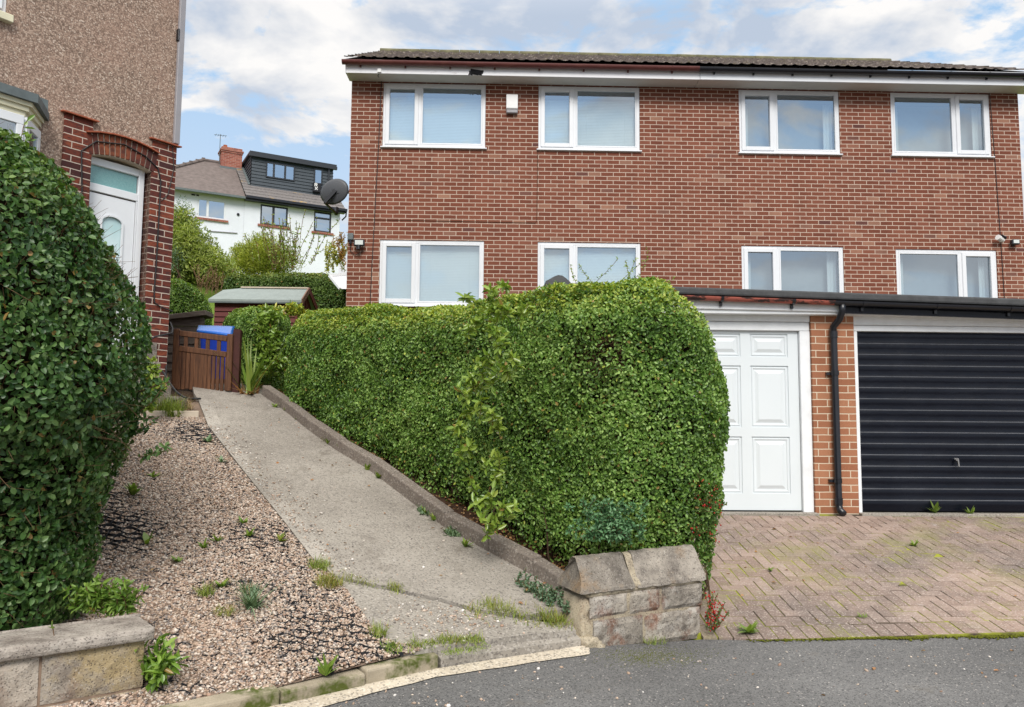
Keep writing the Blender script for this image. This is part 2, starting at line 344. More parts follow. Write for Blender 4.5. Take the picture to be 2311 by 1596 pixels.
M['kerbc'] = m_concrete('kerb_concrete', (.15, .122, .102), (.235, .20, .17), (.40, .36, .32), .5)
M['steps'] = m_concrete('step_concrete', (.16, .135, .115), (.25, .215, .185), (.40, .36, .32), .5)
M['gutter_strip'] = m_concrete('gutter_strip_concrete', (.42, .36, .28), (.62, .55, .44), (.7, .64, .55), .3)
t = NT('mossy_kerb_stone'); c = t.ramp(t.noise(3, 5, .65), [(.3, (.24, .205, .15)), (.7, (.42, .36, .27))]); c = t.mix(t.ramp(t.noise(2.6, 5, .7, v=t.map((1, 1, 1), (1, 8, 2))), [(.46, 0.0), (.56, .95)]), c, (.065, .085, .012)); t.bump(t.noise(40, 5, .7), .6, .01); M['kerb_moss'] = t.fin(c, .95, .15)
def m_stone(name, base, dark, lich, rust=.0, sc=1.0, amt=.7):
    t = NT(name); a = t.sepc(t.attr())[0]
    c = t.ramp(t.noise(7 * sc, 7, .72), [(.30, dark), (.50, base), (.72, tuple(min(1, x * 1.45) for x in base))])
    c = t.mix(1.0, c, t.ramp(a, [(0, .72), (1, 1.22)]), 'MULTIPLY')
    c = t.mix(t.ramp(t.noise(3.1 * sc, 6, .7, v=t.map((1, 1, 1), (5, 2, 9))), [(.50, 0.0), (.62, amt)]), c, lich)
    if rust: c = t.mix(t.ramp(t.noise(5.0, 5, .7, v=t.map((1, 1, .7), (1, 7, 3))), [(.54, 0.0), (.66, rust)]), c, (.17, .06, .028))
    sp = t.sepc(t.voro(170, out='Color')); c = t.mix(t.ramp(sp[0], [(.86, 0.0), (.92, .6)]), c, (.06, .05, .045)); c = t.mix(t.ramp(sp[1], [(.955, 0.0), (.985, .45)]), c, (.55, .51, .46))
    h = t.math('ADD', t.noise(28, 6, .72), t.math('MULTIPLY', t.noise(150, 3, .7), .5)); t.bump(h, .8, .016); return t.fin(c, .93, .15)
M['pier'] = m_stone('pier_stone', (.33, .295, .25), (.115, .098, .083), (.50, .47, .43), .8)
M['coping_dark'] = m_stone('weathered_coping', (.27, .24, .205), (.10, .085, .075), (.33, .215, .115), 0, 1.0, .55)
M['wall_stone'] = m_stone('sawn_wall_stone', (.42, .365, .305), (.24, .185, .145), (.46, .34, .15), .35, .7, .6)
M['wall_mortar'] = m_plain('brown_mortar', (.26, .185, .135), .95, .1, .2, 25, bump=.5, bsc=120)
M['coping_pale'] = m_stone('concrete_coping', (.36, .32, .28), (.14, .115, .10), (.20, .165, .14), 0, 1.3, .6)
M['pier_mortar'] = m_stone('crumbling_mortar', (.54, .46, .34), (.24, .19, .145), (.60, .52, .38), .3, 1.2, .7)
# asphalt
t = NT('asphalt'); c = t.ramp(t.noise(.7, 6, .62), [(.3, (.105, .103, .102)), (.55, (.148, .145, .143)), (.75, (.20, .196, .192))]); s = t.sepc(t.voro(140, out='Color'))
c = t.mix(t.ramp(s[0], [(.70, 0.0), (.95, .55)]), c, (.24, .235, .23)); c = t.mix(t.ramp(s[1], [(.72, 0.0), (.85, .7)]), c, (.032, .032, .034))
c = t.mix(t.ramp(s[2], [(.984, 0.0), (.992, .7)]), c, (.50, .46, .43))
c = t.mix(t.ramp(t.noise(2.3, 6, .7, v=t.map((1, 1, 1), (3, 5, 0))), [(.60, 0.0), (.72, .45)]), c, (.14, .115, .085)); t.bump(t.math('ADD', t.voro(140, out='Distance'), t.noise(35, 4, .6)), .55, .008); M['asphalt'] = t.fin(c, .8, .35)
# paving blocks
t = NT('clay_paving_blocks'); a = t.sepc(t.attr())
c = t.ramp(a[0], [(0, (.255, .185, .152)), (.5, (.31, .228, .188)), (1, (.36, .272, .228))])
c = t.mix(t.ramp(t.noise(.75, 6, .65, v=t.map((1, 1, 1), (2, .4, 0))), [(.46, 0.0), (.66, .75)]), c, (.135, .115, .105))
c = t.mix(t.ramp(t.sepc(t.voro(120, out='Color'))[0], [(.84, 0.0), (.92, .6)]), c, (.48, .41, .37)); c = t.mix(1.0, c, t.ramp(t.noise(60, 4, .7), [(.3, .75), (.7, 1.15)]), 'MULTIPLY')
c = t.mix(t.ramp(t.noise(6, 5, .7, v=t.map((1, 1, 1), (6, 9, 0))), [(.63, 0.0), (.70, .45)]), c, (.50, .46, .43)); c = t.mix(t.ramp(t.noise(1.5, 5, .7), [(.50, 0.0), (.66, .42)]), c, (.20, .21, .06))
t.bump(t.noise(90, 4, .7), .4, .005); M['block'] = t.fin(c, .9, .2)
t = NT('mossy_joint_sand'); c = t.ramp(t.noise(1.5, 5, .7), [(.42, (.085, .066, .050)), (.50, (.20, .21, .035)), (.60, (.34, .36, .045))]); t.bump(t.noise(80, 4, .7), .6, .006); M['joint'] = t.fin(c, .95, .1)
M['moss'] = m_plain('moss', (.115, .125, .015), .95, .1, .45, 14, bump=.9, bsc=90)
# ground
t = NT('garden_ground'); gr = t.ramp(t.noise(30, 4, .7), [(.3, (.075, .13, .020)), (.7, (.17, .24, .045))]); soil = t.ramp(t.noise(25, 5, .7), [(.3, (.030, .020, .014)), (.7, (.085, .055, .038))])
p = t.sepv(t.coord()); f = t.ramp(t.math('ADD', t.math('MULTIPLY', t.math('SUBTRACT', p[1], 13.0), .2), t.noise(1.2, 4, .6)), [(.45, 0.0), (.75, 1.0)]); t.bump(t.noise(50, 4, .7), .7, .02); M['ground'] = t.fin(t.mix(f, soil, gr), .95, .1)
M['soil'] = m_plain('leaf_litter_soil', (.060, .034, .022), .95, .1, .5, 30, bump=1.0, bsc=70)
PEB = [(.43, .325, .25), (.52, .425, .345), (.38, .275, .20), (.30, .195, .14), (.60, .525, .45), (.26, .22, .20), (.41, .295, .215), (.48, .36, .28), (.175, .15, .135), (.53, .45, .375), (.45, .335, .265)]
t = NT('pebble'); t.bump(t.noise(90, 3, .6), .2, .003); M['pebble'] = t.fin(t.mix(1.0, t.attr(), t.ramp(t.noise(120, 3, .7), [(.3, .8), (.7, 1.12)]), 'MULTIPLY'), .6, .35)
M['gravel_base'] = m_plain('gravel_bed', (.20, .145, .11), .95, .1, .4, 60, bump=1.0, bsc=90)
M['grid'] = m_plain('black_grid_plastic', (.012, .013, .017), .5, .4, .2)

def m_leaf(name, dark, mid, light, young, rough=.42, trans=.22, spec=.45):
    t = NT(name); a = t.sepc(t.attr())
    c = t.ramp(a[0], [(0.0, dark), (.5, mid), (1.0, light)]); c = t.mix(a[2], c, young); c = t.mix(t.ramp(a[1], [(.982, 0.0), (.988, .85)]), c, (.30, .17, .05))
    t.fin(c, rough, spec)
    tl = t.n('ShaderNodeBsdfTranslucent'); t.put(tl.inputs[0], t.mix(1.0, c, (1.25, 1.35, .6), 'MULTIPLY'))
    mx = t.n('ShaderNodeMixShader'); mx.inputs[0].default_value = trans; t.t.links.new(t.b.outputs[0], mx.inputs[1]); t.t.links.new(tl.outputs[0], mx.inputs[2]); t.t.links.new(mx.outputs[0], t.o.inputs[0]); return t.m
M['leaf_hedge'] = m_leaf('privet_leaf', (.050, .110, .019), (.142, .268, .044), (.30, .44, .115), (.46, .50, .07), trans=.26)
M['leaf_left'] = m_leaf('round_dark_leaf', (.022, .062, .015), (.062, .140, .032), (.15, .24, .075), (.24, .34, .055), .40, .2, .4)
M['leaf_laurel'] = m_leaf('laurel_leaf', (.09, .18, .022), (.17, .29, .038), (.27, .39, .08), (.50, .46, .06), .30, .22, .5)
M['leaf_far'] = m_leaf('far_leaf', (.045, .09, .018), (.085, .155, .028), (.15, .23, .05), (.30, .33, .06), .5)
M['leaf_yel'] = m_leaf('yellow_green_leaf', (.17, .24, .025), (.29, .36, .04), (.42, .46, .075), (.50, .44, .07), .5, .3)
M['leaf_bam'] = m_leaf('pale_long_leaf', (.12, .18, .04), (.22, .30, .055), (.36, .43, .10), (.45, .41, .08), .45, .3)
M['leaf_blue'] = m_leaf('blue_green_leaf', (.07, .13, .07), (.12, .20, .11), (.19, .28, .17), (.28, .34, .13), .5)
M['leaf_euon'] = m_leaf('bright_blue_green_leaf', (.06, .15, .06), (.105, .235, .10), (.19, .35, .17), (.3, .42, .14), .45)
M['leaf_autumn'] = m_leaf('autumn_leaf', (.14, .10, .02), (.26, .17, .03), (.40, .27, .05), (.45, .17, .04), .5, .3)
M['grass'] = m_leaf('grass_blade', (.10, .17, .022), (.18, .27, .035), (.29, .37, .07), (.40, .31, .10), .5, .25)
M['weed'] = m_leaf('weed_leaf', (.09, .18, .025), (.15, .26, .035), (.24, .35, .07), (.40, .34, .08), .45, .25)
M['dry'] = m_leaf('dry_stalk', (.20, .13, .07), (.33, .24, .13), (.50, .40, .24), (.45, .20, .08), .7, .15, .2)
M['bark'] = m_plain('brown_bark', (.075, .045, .028), .9, .2, .4, 20, bump=.6, bsc=90)
M['twig'] = m_plain('twig', (.17, .10, .055), .8, .2, .3, 30)
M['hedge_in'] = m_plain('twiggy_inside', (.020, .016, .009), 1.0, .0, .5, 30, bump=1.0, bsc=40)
M['berry'] = m_plain('red_berry', (.42, .012, .010), .25, .5, .2, 30)
M['lens'] = m_plain('lamp_lens', (.62, .66, .64), .2, .5, .1)
M['white_thing'] = m_plain('white_plastic', (.78, .78, .77), .4, .4, .08, 6)
M['sign_black'] = m_plain('sign_black', (.008, .008, .011), .4, .4, .1)
M['sign_white'] = m_plain('sign_white', (.85, .85, .85), .5, .3, .03)

# ------------------------------------------------------------------ setting
KB = [np.array(x) for x in ((-14.0, -6.4, 0), (-4.0, 1.75, 0), (-1.9, 3.42, 0), (-1.023, 4.112, 0), (-0.338, 4.671, 0), (0.563, 5.155, 0))]   # foot of the kerb along the road
roadp = [tuple(p[:2]) for p in KB] + [(0.75, 5.24), (1.42, 5.40), (1.83, 5.37), (2.7, 5.43), (3.65, 5.50), (6, 5.62), (16, 6.2), (16, -14), (-14, -14)]
m = MB(); m.add([(x, y, 0.0) for x, y in roadp], [tuple(range(len(roadp)))[::-1]]); structure(m.build('road', M['asphalt']))
# terrain: one sheet to the horizon
YS = [-400, -5.4, 10.3, 12, 14, 20, 22, 24, 25.6, 29, 35, 60, 150, 900]; ZS = [-.06, -.06, 1.78, 2.0, 2.3, 2.65, 3.2, 4.6, 6.15, 6.4, 6.6, 7.2, 9, 12]
def H(x, y):
    kx = [p[0] for p in KB] + [0.9, 1.42, 3.65, 16, 400]; ky = [p[1] for p in KB] + [5.3, 5.42, 5.5, 6.2, 12]
    edge = np.interp(x, kx, ky)
    far = np.interp(y, YS, ZS)
    if y < edge + .05: return -.08
    if y <= 10.3:
        if x > .55 + .0 * y: return (D(x, min(y, 8.4)) - .10)
        if y < edge + .5 : return .02
        return G(max(x, -5.0), y) - .06
    if .75 < x < 7.0 and y < 13.6: return .42
    g0 = G(max(min(x, .75), -5.0), 10.3); w = min(1, max(0, (y - 10.3) / 3)); return far * w + min(g0, 2.0) * (1 - w)
xs = np.unique(np.concatenate([np.linspace(-400, -40, 8), np.linspace(-40, -10, 13), np.linspace(-10, 10, 81), np.linspace(10, 40, 13), np.linspace(40, 400, 8)]))
ys = np.unique(np.concatenate([np.linspace(-400, -20, 7), np.linspace(-20, 2, 12), np.linspace(2, 15, 66), np.linspace(15, 40, 51), np.linspace(40, 160, 13), np.linspace(160, 900, 8)]))
nx, ny = len(xs), len(ys)
V = np.array([(x, y, H(x, y)) for y in ys for x in xs]); ii, jj = np.meshgrid(np.arange(nx - 1), np.arange(ny - 1)); a = (jj * nx + ii).ravel()
structure(npmesh('ground', V, np.stack([a, a + 1, a + nx + 1, a + nx], 1), M['ground'], smooth=True))

# garden path
LE = [onG(*p) for p in ((438, 890), (447, 905), (470, 965), (560, 1080), (640, 1180), (705, 1265), (752, 1303))]
RE = [onG(*p) for p in ((590, 893), (640, 928), (700, 977), (760, 1020), (830, 1062), (1000, 1192), (1100, 1248), (1200, 1302), (1305, 1372))]
crack = [onG(*p) for p in ((752, 1303), (815, 1316), (882, 1330), (945, 1345), (991, 1354), (1079, 1380), (1180, 1394), (1290, 1408))]
def sheet(name, pts, mat, dz=0.012, thick=.05, wob=0):
    m = MB(); n = len(pts); P = [(p[0], p[1], G(p[0], p[1]) + dz) for p in pts]; B = [(p[0], p[1], G(p[0], p[1]) + dz - thick) for p in pts]
    m.add(P + B, [tuple(range(n))] + [(i, n + i, n + (i + 1) % n, (i + 1) % n) for i in range(n)]); return structure(m.build(name, mat))
sheet('garden_path', [(-3.95, 10.6)] + LE + crack[1:-1] + [RE[-1]] + RE[::-1][1:] + [(-3.0, 10.7)], M['path'], .014)
off = []
for i, p in enumerate(LE[1:]):   # smoother raised margin along the left edge of the path
    off.append(np.array(p))
inner = [p + np.array((.13, .045, 0)) for p in off]
sheet('path_margin', off + inner[::-1], M['path_edge'], .020)
apron = [onG(*p) for p in ((756, 1308), (815, 1322), (882, 1336), (945, 1351), (991, 1360), (1079, 1386), (1180, 1400), (1292, 1414), (1300, 1425), (1210, 1432), (1090, 1446), (960, 1466), (904, 1474), (869, 1446), (835, 1409), (773, 1322))]
sheet('path_apron', apron, M['apron'], .006)
# kerb edging between path and hedge
m = MB(); eu = [RE[i] for i in range(len(RE))]; K1 = []; K2p = []
for i, p in enumerate(eu):
    d = eu[min(i + 1, len(eu) - 1)] - eu[max(i - 1, 0)]; d = d / np.linalg.norm(d[:2]); nrm = np.array((-d[1], d[0], 0)); K1.append(p); K2p.append(p + nrm * .11)
for i in range(len(eu) - 1):
    a, b, c, d = K1[i], K1[i + 1], K2p[i + 1], K2p[i]; g = .006 if i % 2 else 0
    a = a + (b - a) * .012; d = d + (c - d) * .012
    h = .135
    P = [(q[0], q[1], G(q[0], q[1]) - .1) for q in (a, b, c, d)] + [(q[0], q[1], G(q[0], q[1]) + h - .008 * (i % 2)) for q in (a, b, c, d)]; m.hexa(P)
structure(m.build('path_kerb', M['kerbc'], bevel=.012, seg=2))
# soil under the hedge
m = MB(); pts = [(x[0] - 0, x[1], 0) for x in K2p] ; q = [(p[0] + .95, p[1] + .42, 0) for p in K2p]
for i in range(len(pts) - 1):
    P = [pts[i], pts[i + 1], q[i + 1], q[i]]; m.add([(a, b, G(a, b) + .05) for a, b, _ in P], [(0, 1, 2, 3)])
structure(m.build('hedge_soil', M['soil']))
# kerb stones, dropped kerb, pale gutter strip along the road
def kerbrun(name, pts, w, h, mat, bev=.012, gap=.006):
    m = MB()
    for i in range(len(pts) - 1):
        a, b = np.array(pts[i][:2]), np.array(pts[i + 1][:2]); L = np.linalg.norm(b - a); n = max(1, round(L / .5)); d = (b - a) / L; nr = np.array((-d[1], d[0])) * w
        for k in range(n):
            p = a + (b - a) * k / n + d * gap; q_ = a + (b - a) * (k + 1) / n; j = random.uniform(-.008, .008); hh = h + random.uniform(-.01, .01); nj = nr / w * j
            m.hexa([(p[0] + nj[0], p[1] + nj[1], -.1), (q_[0] + nj[0], q_[1] + nj[1], -.1), (q_[0] + nr[0], q_[1] + nr[1], -.1), (p[0] + nr[0], p[1] + nr[1], -.1),
                    (p[0] + nj[0], p[1] + nj[1], hh), (q_[0] + nj[0], q_[1] + nj[1], hh), (q_[0] + nr[0], q_[1] + nr[1], hh + .012), (p[0] + nr[0], p[1] + nr[1], hh + .012)])
    return structure(m.build(name, mat, bevel=bev, seg=2))
kerbrun('road_kerb', [KB[1], KB[2], KB[3], KB[4] + np.array((.06, .035, 0))], .10, .085, M['kerb_moss'])
m = MB(); a = KB[4] + np.array((.07, .045, 0)); b = KB[5] + np.array((.02, .01, 0)); prev = None
for i in range(9):
    f = i / 8; p = a + (b - a) * f; wv = .02 * math.sin(i * 1.9); d = np.array((-.47, .88, 0)) * (.20 + wv); 
    cur = [(p[0], p[1], -.05), (p[0] + d[0], p[1] + d[1], -.05), (p[0] + d[0], p[1] + d[1], .095 + .03 * f), (p[0] + d[0] * .25, p[1] + d[1] * .25, .082), (p[0], p[1], .062)]
    if prev: m.add(prev + cur, [(0, 5, 9, 4), (4, 9, 8, 3), (3, 8, 7, 2)] + ([(0, 1, 2, 3, 4)] if i == 1 else []) + ([(9, 8, 7, 6, 5)] if i == 8 else []))
    prev = cur
structure(m.build('dropped_kerb', M['apron']))
m = MB(); pts = KB[2:] + [KB[5] + np.array((.08, .06, 0))]; ou = []
for i, p in enumerate(pts):
    d = pts[min(i + 1, len(pts) - 1)] - pts[max(i - 1, 0)]; d = d / np.linalg.norm(d); ou.append(p + np.array((d[1], -d[0], 0)) * (.0 if i == len(pts) - 1 else .115 + .02 * math.sin(i * 2.3)))
fine_i, fine_o = [], []
for i in range(len(pts) - 1):
    for k in range(10):
        f = k / 10; fine_i.append(pts[i] + (pts[i + 1] - pts[i]) * f); o_ = ou[i] + (ou[i + 1] - ou[i]) * f; d = o_ - fine_i[-1]; fine_o.append(o_ + d * random.uniform(-.09, .09))
for i in range(len(fine_i) - 1):
    P = [fine_i[i], fine_o[i], fine_o[i + 1], fine_i[i + 1]]; zz = (.022, .006, .006, .022); m.add([(p[0], p[1], z) for p, z in zip(P, zz)], [(0, 1, 2, 3)])
structure(m.build('gutter_strip', M['gutter_strip']))
# block paved drive: 200 x 100 mm blocks in herringbone, a soldier course along the road
road_edge = [(1.42, 5.40), (1.83, 5.37), (2.7, 5.43), (3.65, 5.50), (6, 5.62), (8.2, 5.75)]
def edgeY(x): return np.interp(x, [p[0] for p in road_edge], [p[1] for p in road_edge])
m = MB(); rnd = random.Random(3)
def block(x0, x1, y0, y1):
    g = .0042; b = .0025; x0 += g; x1 -= g; y0 += g; y1 -= g; dz = rnd.uniform(-.003, .003); tx = rnd.uniform(-.012, .012)
    m.cur = (rnd.random(), rnd.random(), 0, 1)
    Z = lambda x, y: D(x, y) + dz + tx * (x - x0)
    P = [(x0, y0, Z(x0, y0) - .02), (x1, y0, Z(x1, y0) - .02), (x1, y1, Z(x1, y1) - .02), (x0, y1, Z(x0, y1) - .02)]
    P += [(x0, y0, Z(x0, y0) - b), (x1, y0, Z(x1, y0) - b), (x1, y1, Z(x1, y1) - b), (x0, y1, Z(x0, y1) - b)]
    P += [(x0 + b, y0 + b, Z(x0, y0)), (x1 - b, y0 + b, Z(x1, y0)), (x1 - b, y1 - b, Z(x1, y1)), (x0 + b, y1 - b, Z(x0, y1))]
    m.add(P, [(8, 9, 10, 11)] + [(i, (i + 1) % 4, 4 + (i + 1) % 4, 4 + i) for i in range(4)] + [(4 + i, 4 + (i + 1) % 4, 8 + (i + 1) % 4, 8 + i) for i in range(4)])
u_ = .1
for i in range(0, 80):
    for j in range(0, 36):
        x = .6 + i * u_; y = 5.45 + j * u_; r = (i - j) % 4
        if r == 0: X0, X1, Y0, Y1 = x, x + .2, y, y + .1
        elif r == 3: X0, X1, Y0, Y1 = x, x + .1, y, y + .2
        else: continue
        if X1 > 8.3 or Y0 > 8.32: continue
        Y1 = min(Y1, 8.42); ye = edgeY((X0 + X1) / 2) + .2
        if (X0 < 1.35) and Y0 < 6.0: continue
        if Y1 - .03 < ye: continue
        block(X0, X1, max(Y0, ye), Y1)
x = 1.42
while x < 8.0:
    y0 = edgeY(x + .05); sk = (edgeY(x + .1) - edgeY(x)) ; block(x, x + .1, y0, y0 + .195); x += .1
m.cur = None
structure(m.build('paving', M['block'], col_attr=True))
m = MB(); P = [(1.52, 5.415), (1.83, 5.365), (2.7, 5.425), (3.65, 5.495), (6, 5.615), (8.3, 5.75), (8.3, 8.46), (.6, 8.46), (.6, 5.9)]; n = len(P)
m.add([(x, y, D(x, y) - .0045) for x, y in P] + [(x, y, -.06) for x, y in P], [tuple(range(n))] + [(i, n + i, n + (i + 1) % n, (i + 1) % n) for i in range(n)]); structure(m.build('paving_joints', M['joint']))

# gravel bed
GP = [(-1.85, 3.53), (-1.06, 4.17), (-.36, 4.74), (-.46, 4.66)] 
gl = [onG(869, 1446), onG(835, 1409), onG(773, 1320)] + [p for p in LE[::-1]][:-1]
gpoly = [(-4.3, 4.9), (-2.25, 3.35), (-1.88, 3.52), (-1.03, 4.17), (-.46, 4.63), (-.36, 4.71)] + [tuple(p[:2]) for p in gl] + [(-3.6, 8.65), (-4.3, 8.6)]
m = MB(); n = len(gpoly); m.add([(x, y, G(x, y) + .0) for x, y in gpoly], [tuple(range(n))]); structure(m.build('gravel_bed', M['gravel_base']))
def inpoly(P, poly):
    x, y = P[:, 0], P[:, 1]; c = np.zeros(len(P), bool); n = len(poly); j = n - 1
    for i in range(n):
        xi, yi = poly[i][:2]; xj, yj = poly[j][:2]
        with np.errstate(divide='ignore', invalid='ignore'): c ^= ((yi > y) != (yj > y)) & (x < (xj - xi) * (y - yi) / (yj - yi + 1e-12) + xi)
        j = i
    return c
_ph = (1 + 5 ** .5) / 2
ICO = np.array([(-1, _ph, 0), (1, _ph, 0), (-1, -_ph, 0), (1, -_ph, 0), (0, -1, _ph), (0, 1, _ph), (0, -1, -_ph), (0, 1, -_ph), (_ph, 0, -1), (_ph, 0, 1), (-_ph, 0, -1), (-_ph, 0, 1)]) / math.sqrt(1 + _ph ** 2)
ICF = np.array([(0, 11, 5), (0, 5, 1), (0, 1, 7), (0, 7, 10), (0, 10, 11), (1, 5, 9), (5, 11, 4), (11, 10, 2), (10, 7, 6), (7, 1, 8), (3, 9, 4), (3, 4, 2), (3, 2, 6), (3, 6, 8), (3, 8, 9), (4, 9, 5), (2, 4, 11), (6, 2, 10), (8, 6, 7), (9, 8, 1)])
def pebbles(name, P, rad, mat, pal, flat=.68, jit=.25):
    n = len(P); S = np.stack([rad * rng.uniform(.9, 1.5, n), rad * rng.uniform(.75, 1.1, n), rad * flat * rng.uniform(.8, 1.2, n)], 1)
    a = rng.uniform(0, 2 * math.pi, n); tl = rng.normal(0, .35, n)
    B = ICO[None] * (1 + rng.normal(0, jit * .35, (n, 12, 1))) * S[:, None, :]
    x, y, z = B[..., 0], B[..., 1], B[..., 2]; ct, st = np.cos(tl)[:, None], np.sin(tl)[:, None]; x, z = x * ct - z * st, x * st + z * ct
    ca, sa = np.cos(a)[:, None], np.sin(a)[:, None]; V = np.stack([x * ca - y * sa, x * sa + y * ca, z], 2) + P[:, None, :]
    F = ICF[None] + (np.arange(n) * 12)[:, None, None]; pal = np.array(pal); cc = pal[rng.integers(0, len(pal), n)] * rng.uniform(.75, 1.2, (n, 1)); cc = np.concatenate([cc, np.ones((n, 1))], 1)
    return npmesh(name, V.reshape(-1, 3), F.reshape(-1, 3), mat, attr=np.repeat(cc, 12, 0), smooth=True)
N0 = 300000; P = np.stack([rng.uniform(-4.3, -.2, N0), rng.uniform(3.3, 8.75, N0)], 1); P = P[inpoly(P, gpoly)]
keep = rng.random(len(P)) < np.interp(P[:, 1], [3.6, 5, 9], [1, .85, .6]); P = P[keep]
P = P[P[:, 0] * 1805 / P[:, 1] > -1240]
zz = 0.1 + GX * (P[:, 0] + .3) + GY * (P[:, 1] - 4.65) + rng.uniform(.0, .012, len(P)) + .008 * np.sin(P[:, 0] * 3.1 + P[:, 1] * 2.3)
o = pebbles('gravel', np.column_stack([P, zz]), np.where(rng.random(len(P)) < .12, rng.uniform(.009, .013, len(P)), rng.uniform(.0044, .0088, len(P))), M['pebble'], PEB); o['kind'] = 'stuff'; o['label'] = 'pinkish tan pebbles covering the sloping bed beside the concrete path'

# black plastic gravel grid, showing only in patches where the pebbles are thin
def fbm(x, y, s=0.0):
    return (np.sin(x * 1.9 + 1.3 * np.sin(y * 1.1 + s) + s) * np.cos(y * 1.6 - .9 * np.sin(x * .8 + s)) + .5 * np.sin(x * 4.1 + y * 3.3 + s * 2))
m = MB(); cell = .068; gx0, gx1, gy0, gy1 = -3.6, -.5, 4.0, 8.55
PATCH = [(onG(*p_), a_, b_, w_) for p_, a_, b_, w_ in (((790, 1465), .36, .24, 1.15), ((690, 1430), .22, .3, .9), ((262, 1200), .3, .35, .75), ((580, 1215), .38, .6, .6), ((500, 1200), .4, .3, .45), ((400, 985), .45, .35, .6), ((560, 1330), .35, .15, .6))]
def gh(x, y):
    near = sum(w_ * math.exp(-(((x - p_[0]) / rx_) ** 2 + ((y - p_[1]) / ry_) ** 2)) for p_, rx_, ry_, w_ in PATCH); f = fbm(x * 1.3, y * 1.1, .7)
    return G(x, y) + min(.0155, max(-.012, -.004 + .007 * (f - .1) + .020 * near + .006 * math.sin(x * 37 + 2 * math.sin(y * 23)) * math.sin(y * 41)))
gp = np.array(gpoly)
def okp(x, y): return inpoly(np.array([(x, y)]), gpoly)[0] and x * 1805 / y > -1240
segs = []
k = 0; y = gy0
while y < gy1:
    x = gx0
    while x < gx1:
        w1 = .012 * math.sin(x / cell * math.pi + k * math.pi); x2 = x + cell / 2; w2 = .012 * math.sin(x2 / cell * math.pi + k * math.pi); segs.append(((x, y + w1), (x2, y + w2))); x = x2
    y += cell; k += 1
x = gx0; k = 0
while x < gx1:
    y = gy0
    while y < gy1:
        w1 = .012 * math.sin(y / cell * math.pi + k * math.pi); y2 = y + cell / 2; w2 = .012 * math.sin(y2 / cell * math.pi + k * math.pi); segs.append(((x + w1, y), (x + w2, y2))); y = y2
    x += cell; k += 1
mid = np.array([((a[0] + b[0]) / 2, (a[1] + b[1]) / 2) for a, b in segs]); ok = inpoly(mid, gpoly) & (mid[:, 0] * 1805 / mid[:, 1] > -1200)
for (a, b), q_ in zip(segs, ok):
    if not q_: continue
    za, zb = gh(*a), gh(*b)
    if za - G(*a) < -.002 and zb - G(*b) < -.002: continue
    m.bar((a[0], a[1], za), (b[0], b[1], zb), .0032, .018)
o = m.build('gravel_grid', M['grid']); o['kind'] = 'stuff'; o['label'] = 'black plastic cell grid showing through the pebbles in patches'
# loose stones on road, apron and path
Q = []
for _ in range(330):
    u, v = 620 + 1700 * rng.random() ** 2.0, rng.uniform(1450, 1596); p = atz(u, v, .002)
    q2 = p[:2]
    if q2[1] < edgeY(q2[0]) - .02 if q2[0] > 1.3 else (q2[1] < np.interp(q2[0], [p_[0] for p_ in KB], [p_[1] for p_ in KB]) - .12): Q.append((q2[0], q2[1], .003))
for _ in range(420):
    u, v = rng.normal(1010, 95), rng.normal(1400, 26); p = onG(u, v)
    if inpoly(np.array([p[:2]]), [tuple(a_[:2]) for a_ in apron])[0]: Q.append((p[0], p[1], G(p[0], p[1]) + .009))
pathpoly = [tuple(a_[:2]) for a_ in LE + crack[1:-1] + RE[::-1]]
for _ in range(600):
    f = rng.random(); p = LE[2] + (LE[-1] - LE[2]) * f + np.array((abs(rng.normal(0, .16)), 0, 0)); 
    if inpoly(np.array([p[:2]]), pathpoly)[0]: Q.append((p[0], p[1], G(p[0], p[1]) + .024))
for _ in range(500):
    p = np.array((rng.uniform(-3.4, .6), rng.uniform(5.2, 10))); 
    if inpoly(np.array([p[:2]]), pathpoly)[0]: Q.append((p[0], p[1], G(p[0], p[1]) + .015))
Q = np.array(Q); o = pebbles('loose_stones', Q, np.where(rng.random(len(Q)) < .12, rng.uniform(.008, .013, len(Q)), rng.uniform(.003, .0075, len(Q))), M['pebble'], PEB + [(.66, .60, .54), (.74, .70, .66)]); o['kind'] = 'stuff'; o['label'] = 'loose pale pebbles scattered over the path, apron and road'

# ------------------------------------------------------------------ the brick semi-detached house
YH = 14.0
WIN = [(-1.99, -.145, 6.36, 7.545, 'L', 1), (.81, 2.65, 6.36, 7.545, 'L', 2), (4.467, 6.315, 6.36, 7.545, 'L', 0), (7.27, 9.115, 6.36, 7.545, 'R', 0),
       (-1.99, -.145, 3.49, 4.66, 'L', 1), (.81, 2.65, 3.49, 4.66, 'L', 1), (4.467, 6.315, 3.49, 4.645, 'L', 0), (7.27, 9.115, 3.49, 4.62, 'R', 0)]
WLAB = ['white window with closed venetian blind, upper left beside the cable', 'white window with a half-lowered blind right of the alarm box', 'upper white window with clear glass on the right hand house', 'upper white window whose narrow sash is on the right',
        'lower white window with a closed venetian blind, left end', 'lower white window with a blind behind the hedge sprigs', 'lower white window over the garage roof', 'lower white window whose narrow sash is on the right']
house = thing('brick_house', 'pair of red brick semi-detached houses with a shared tiled roof and eight white windows', 'house', (-2.56, YH, 2.5))
m = MB(); m.wall(-2.56, 9.65, 2.3, 7.60, [w[:4] for w in WIN], YH, .12)
m.add([(-2.56, YH, 2.3), (-2.56, YH + 7, 2.3), (-2.56, YH + 7, 7.62), (-2.56, YH, 7.62), (-2.56, YH + 3.5, 9.55)], [(0, 3, 4, 2, 1)])
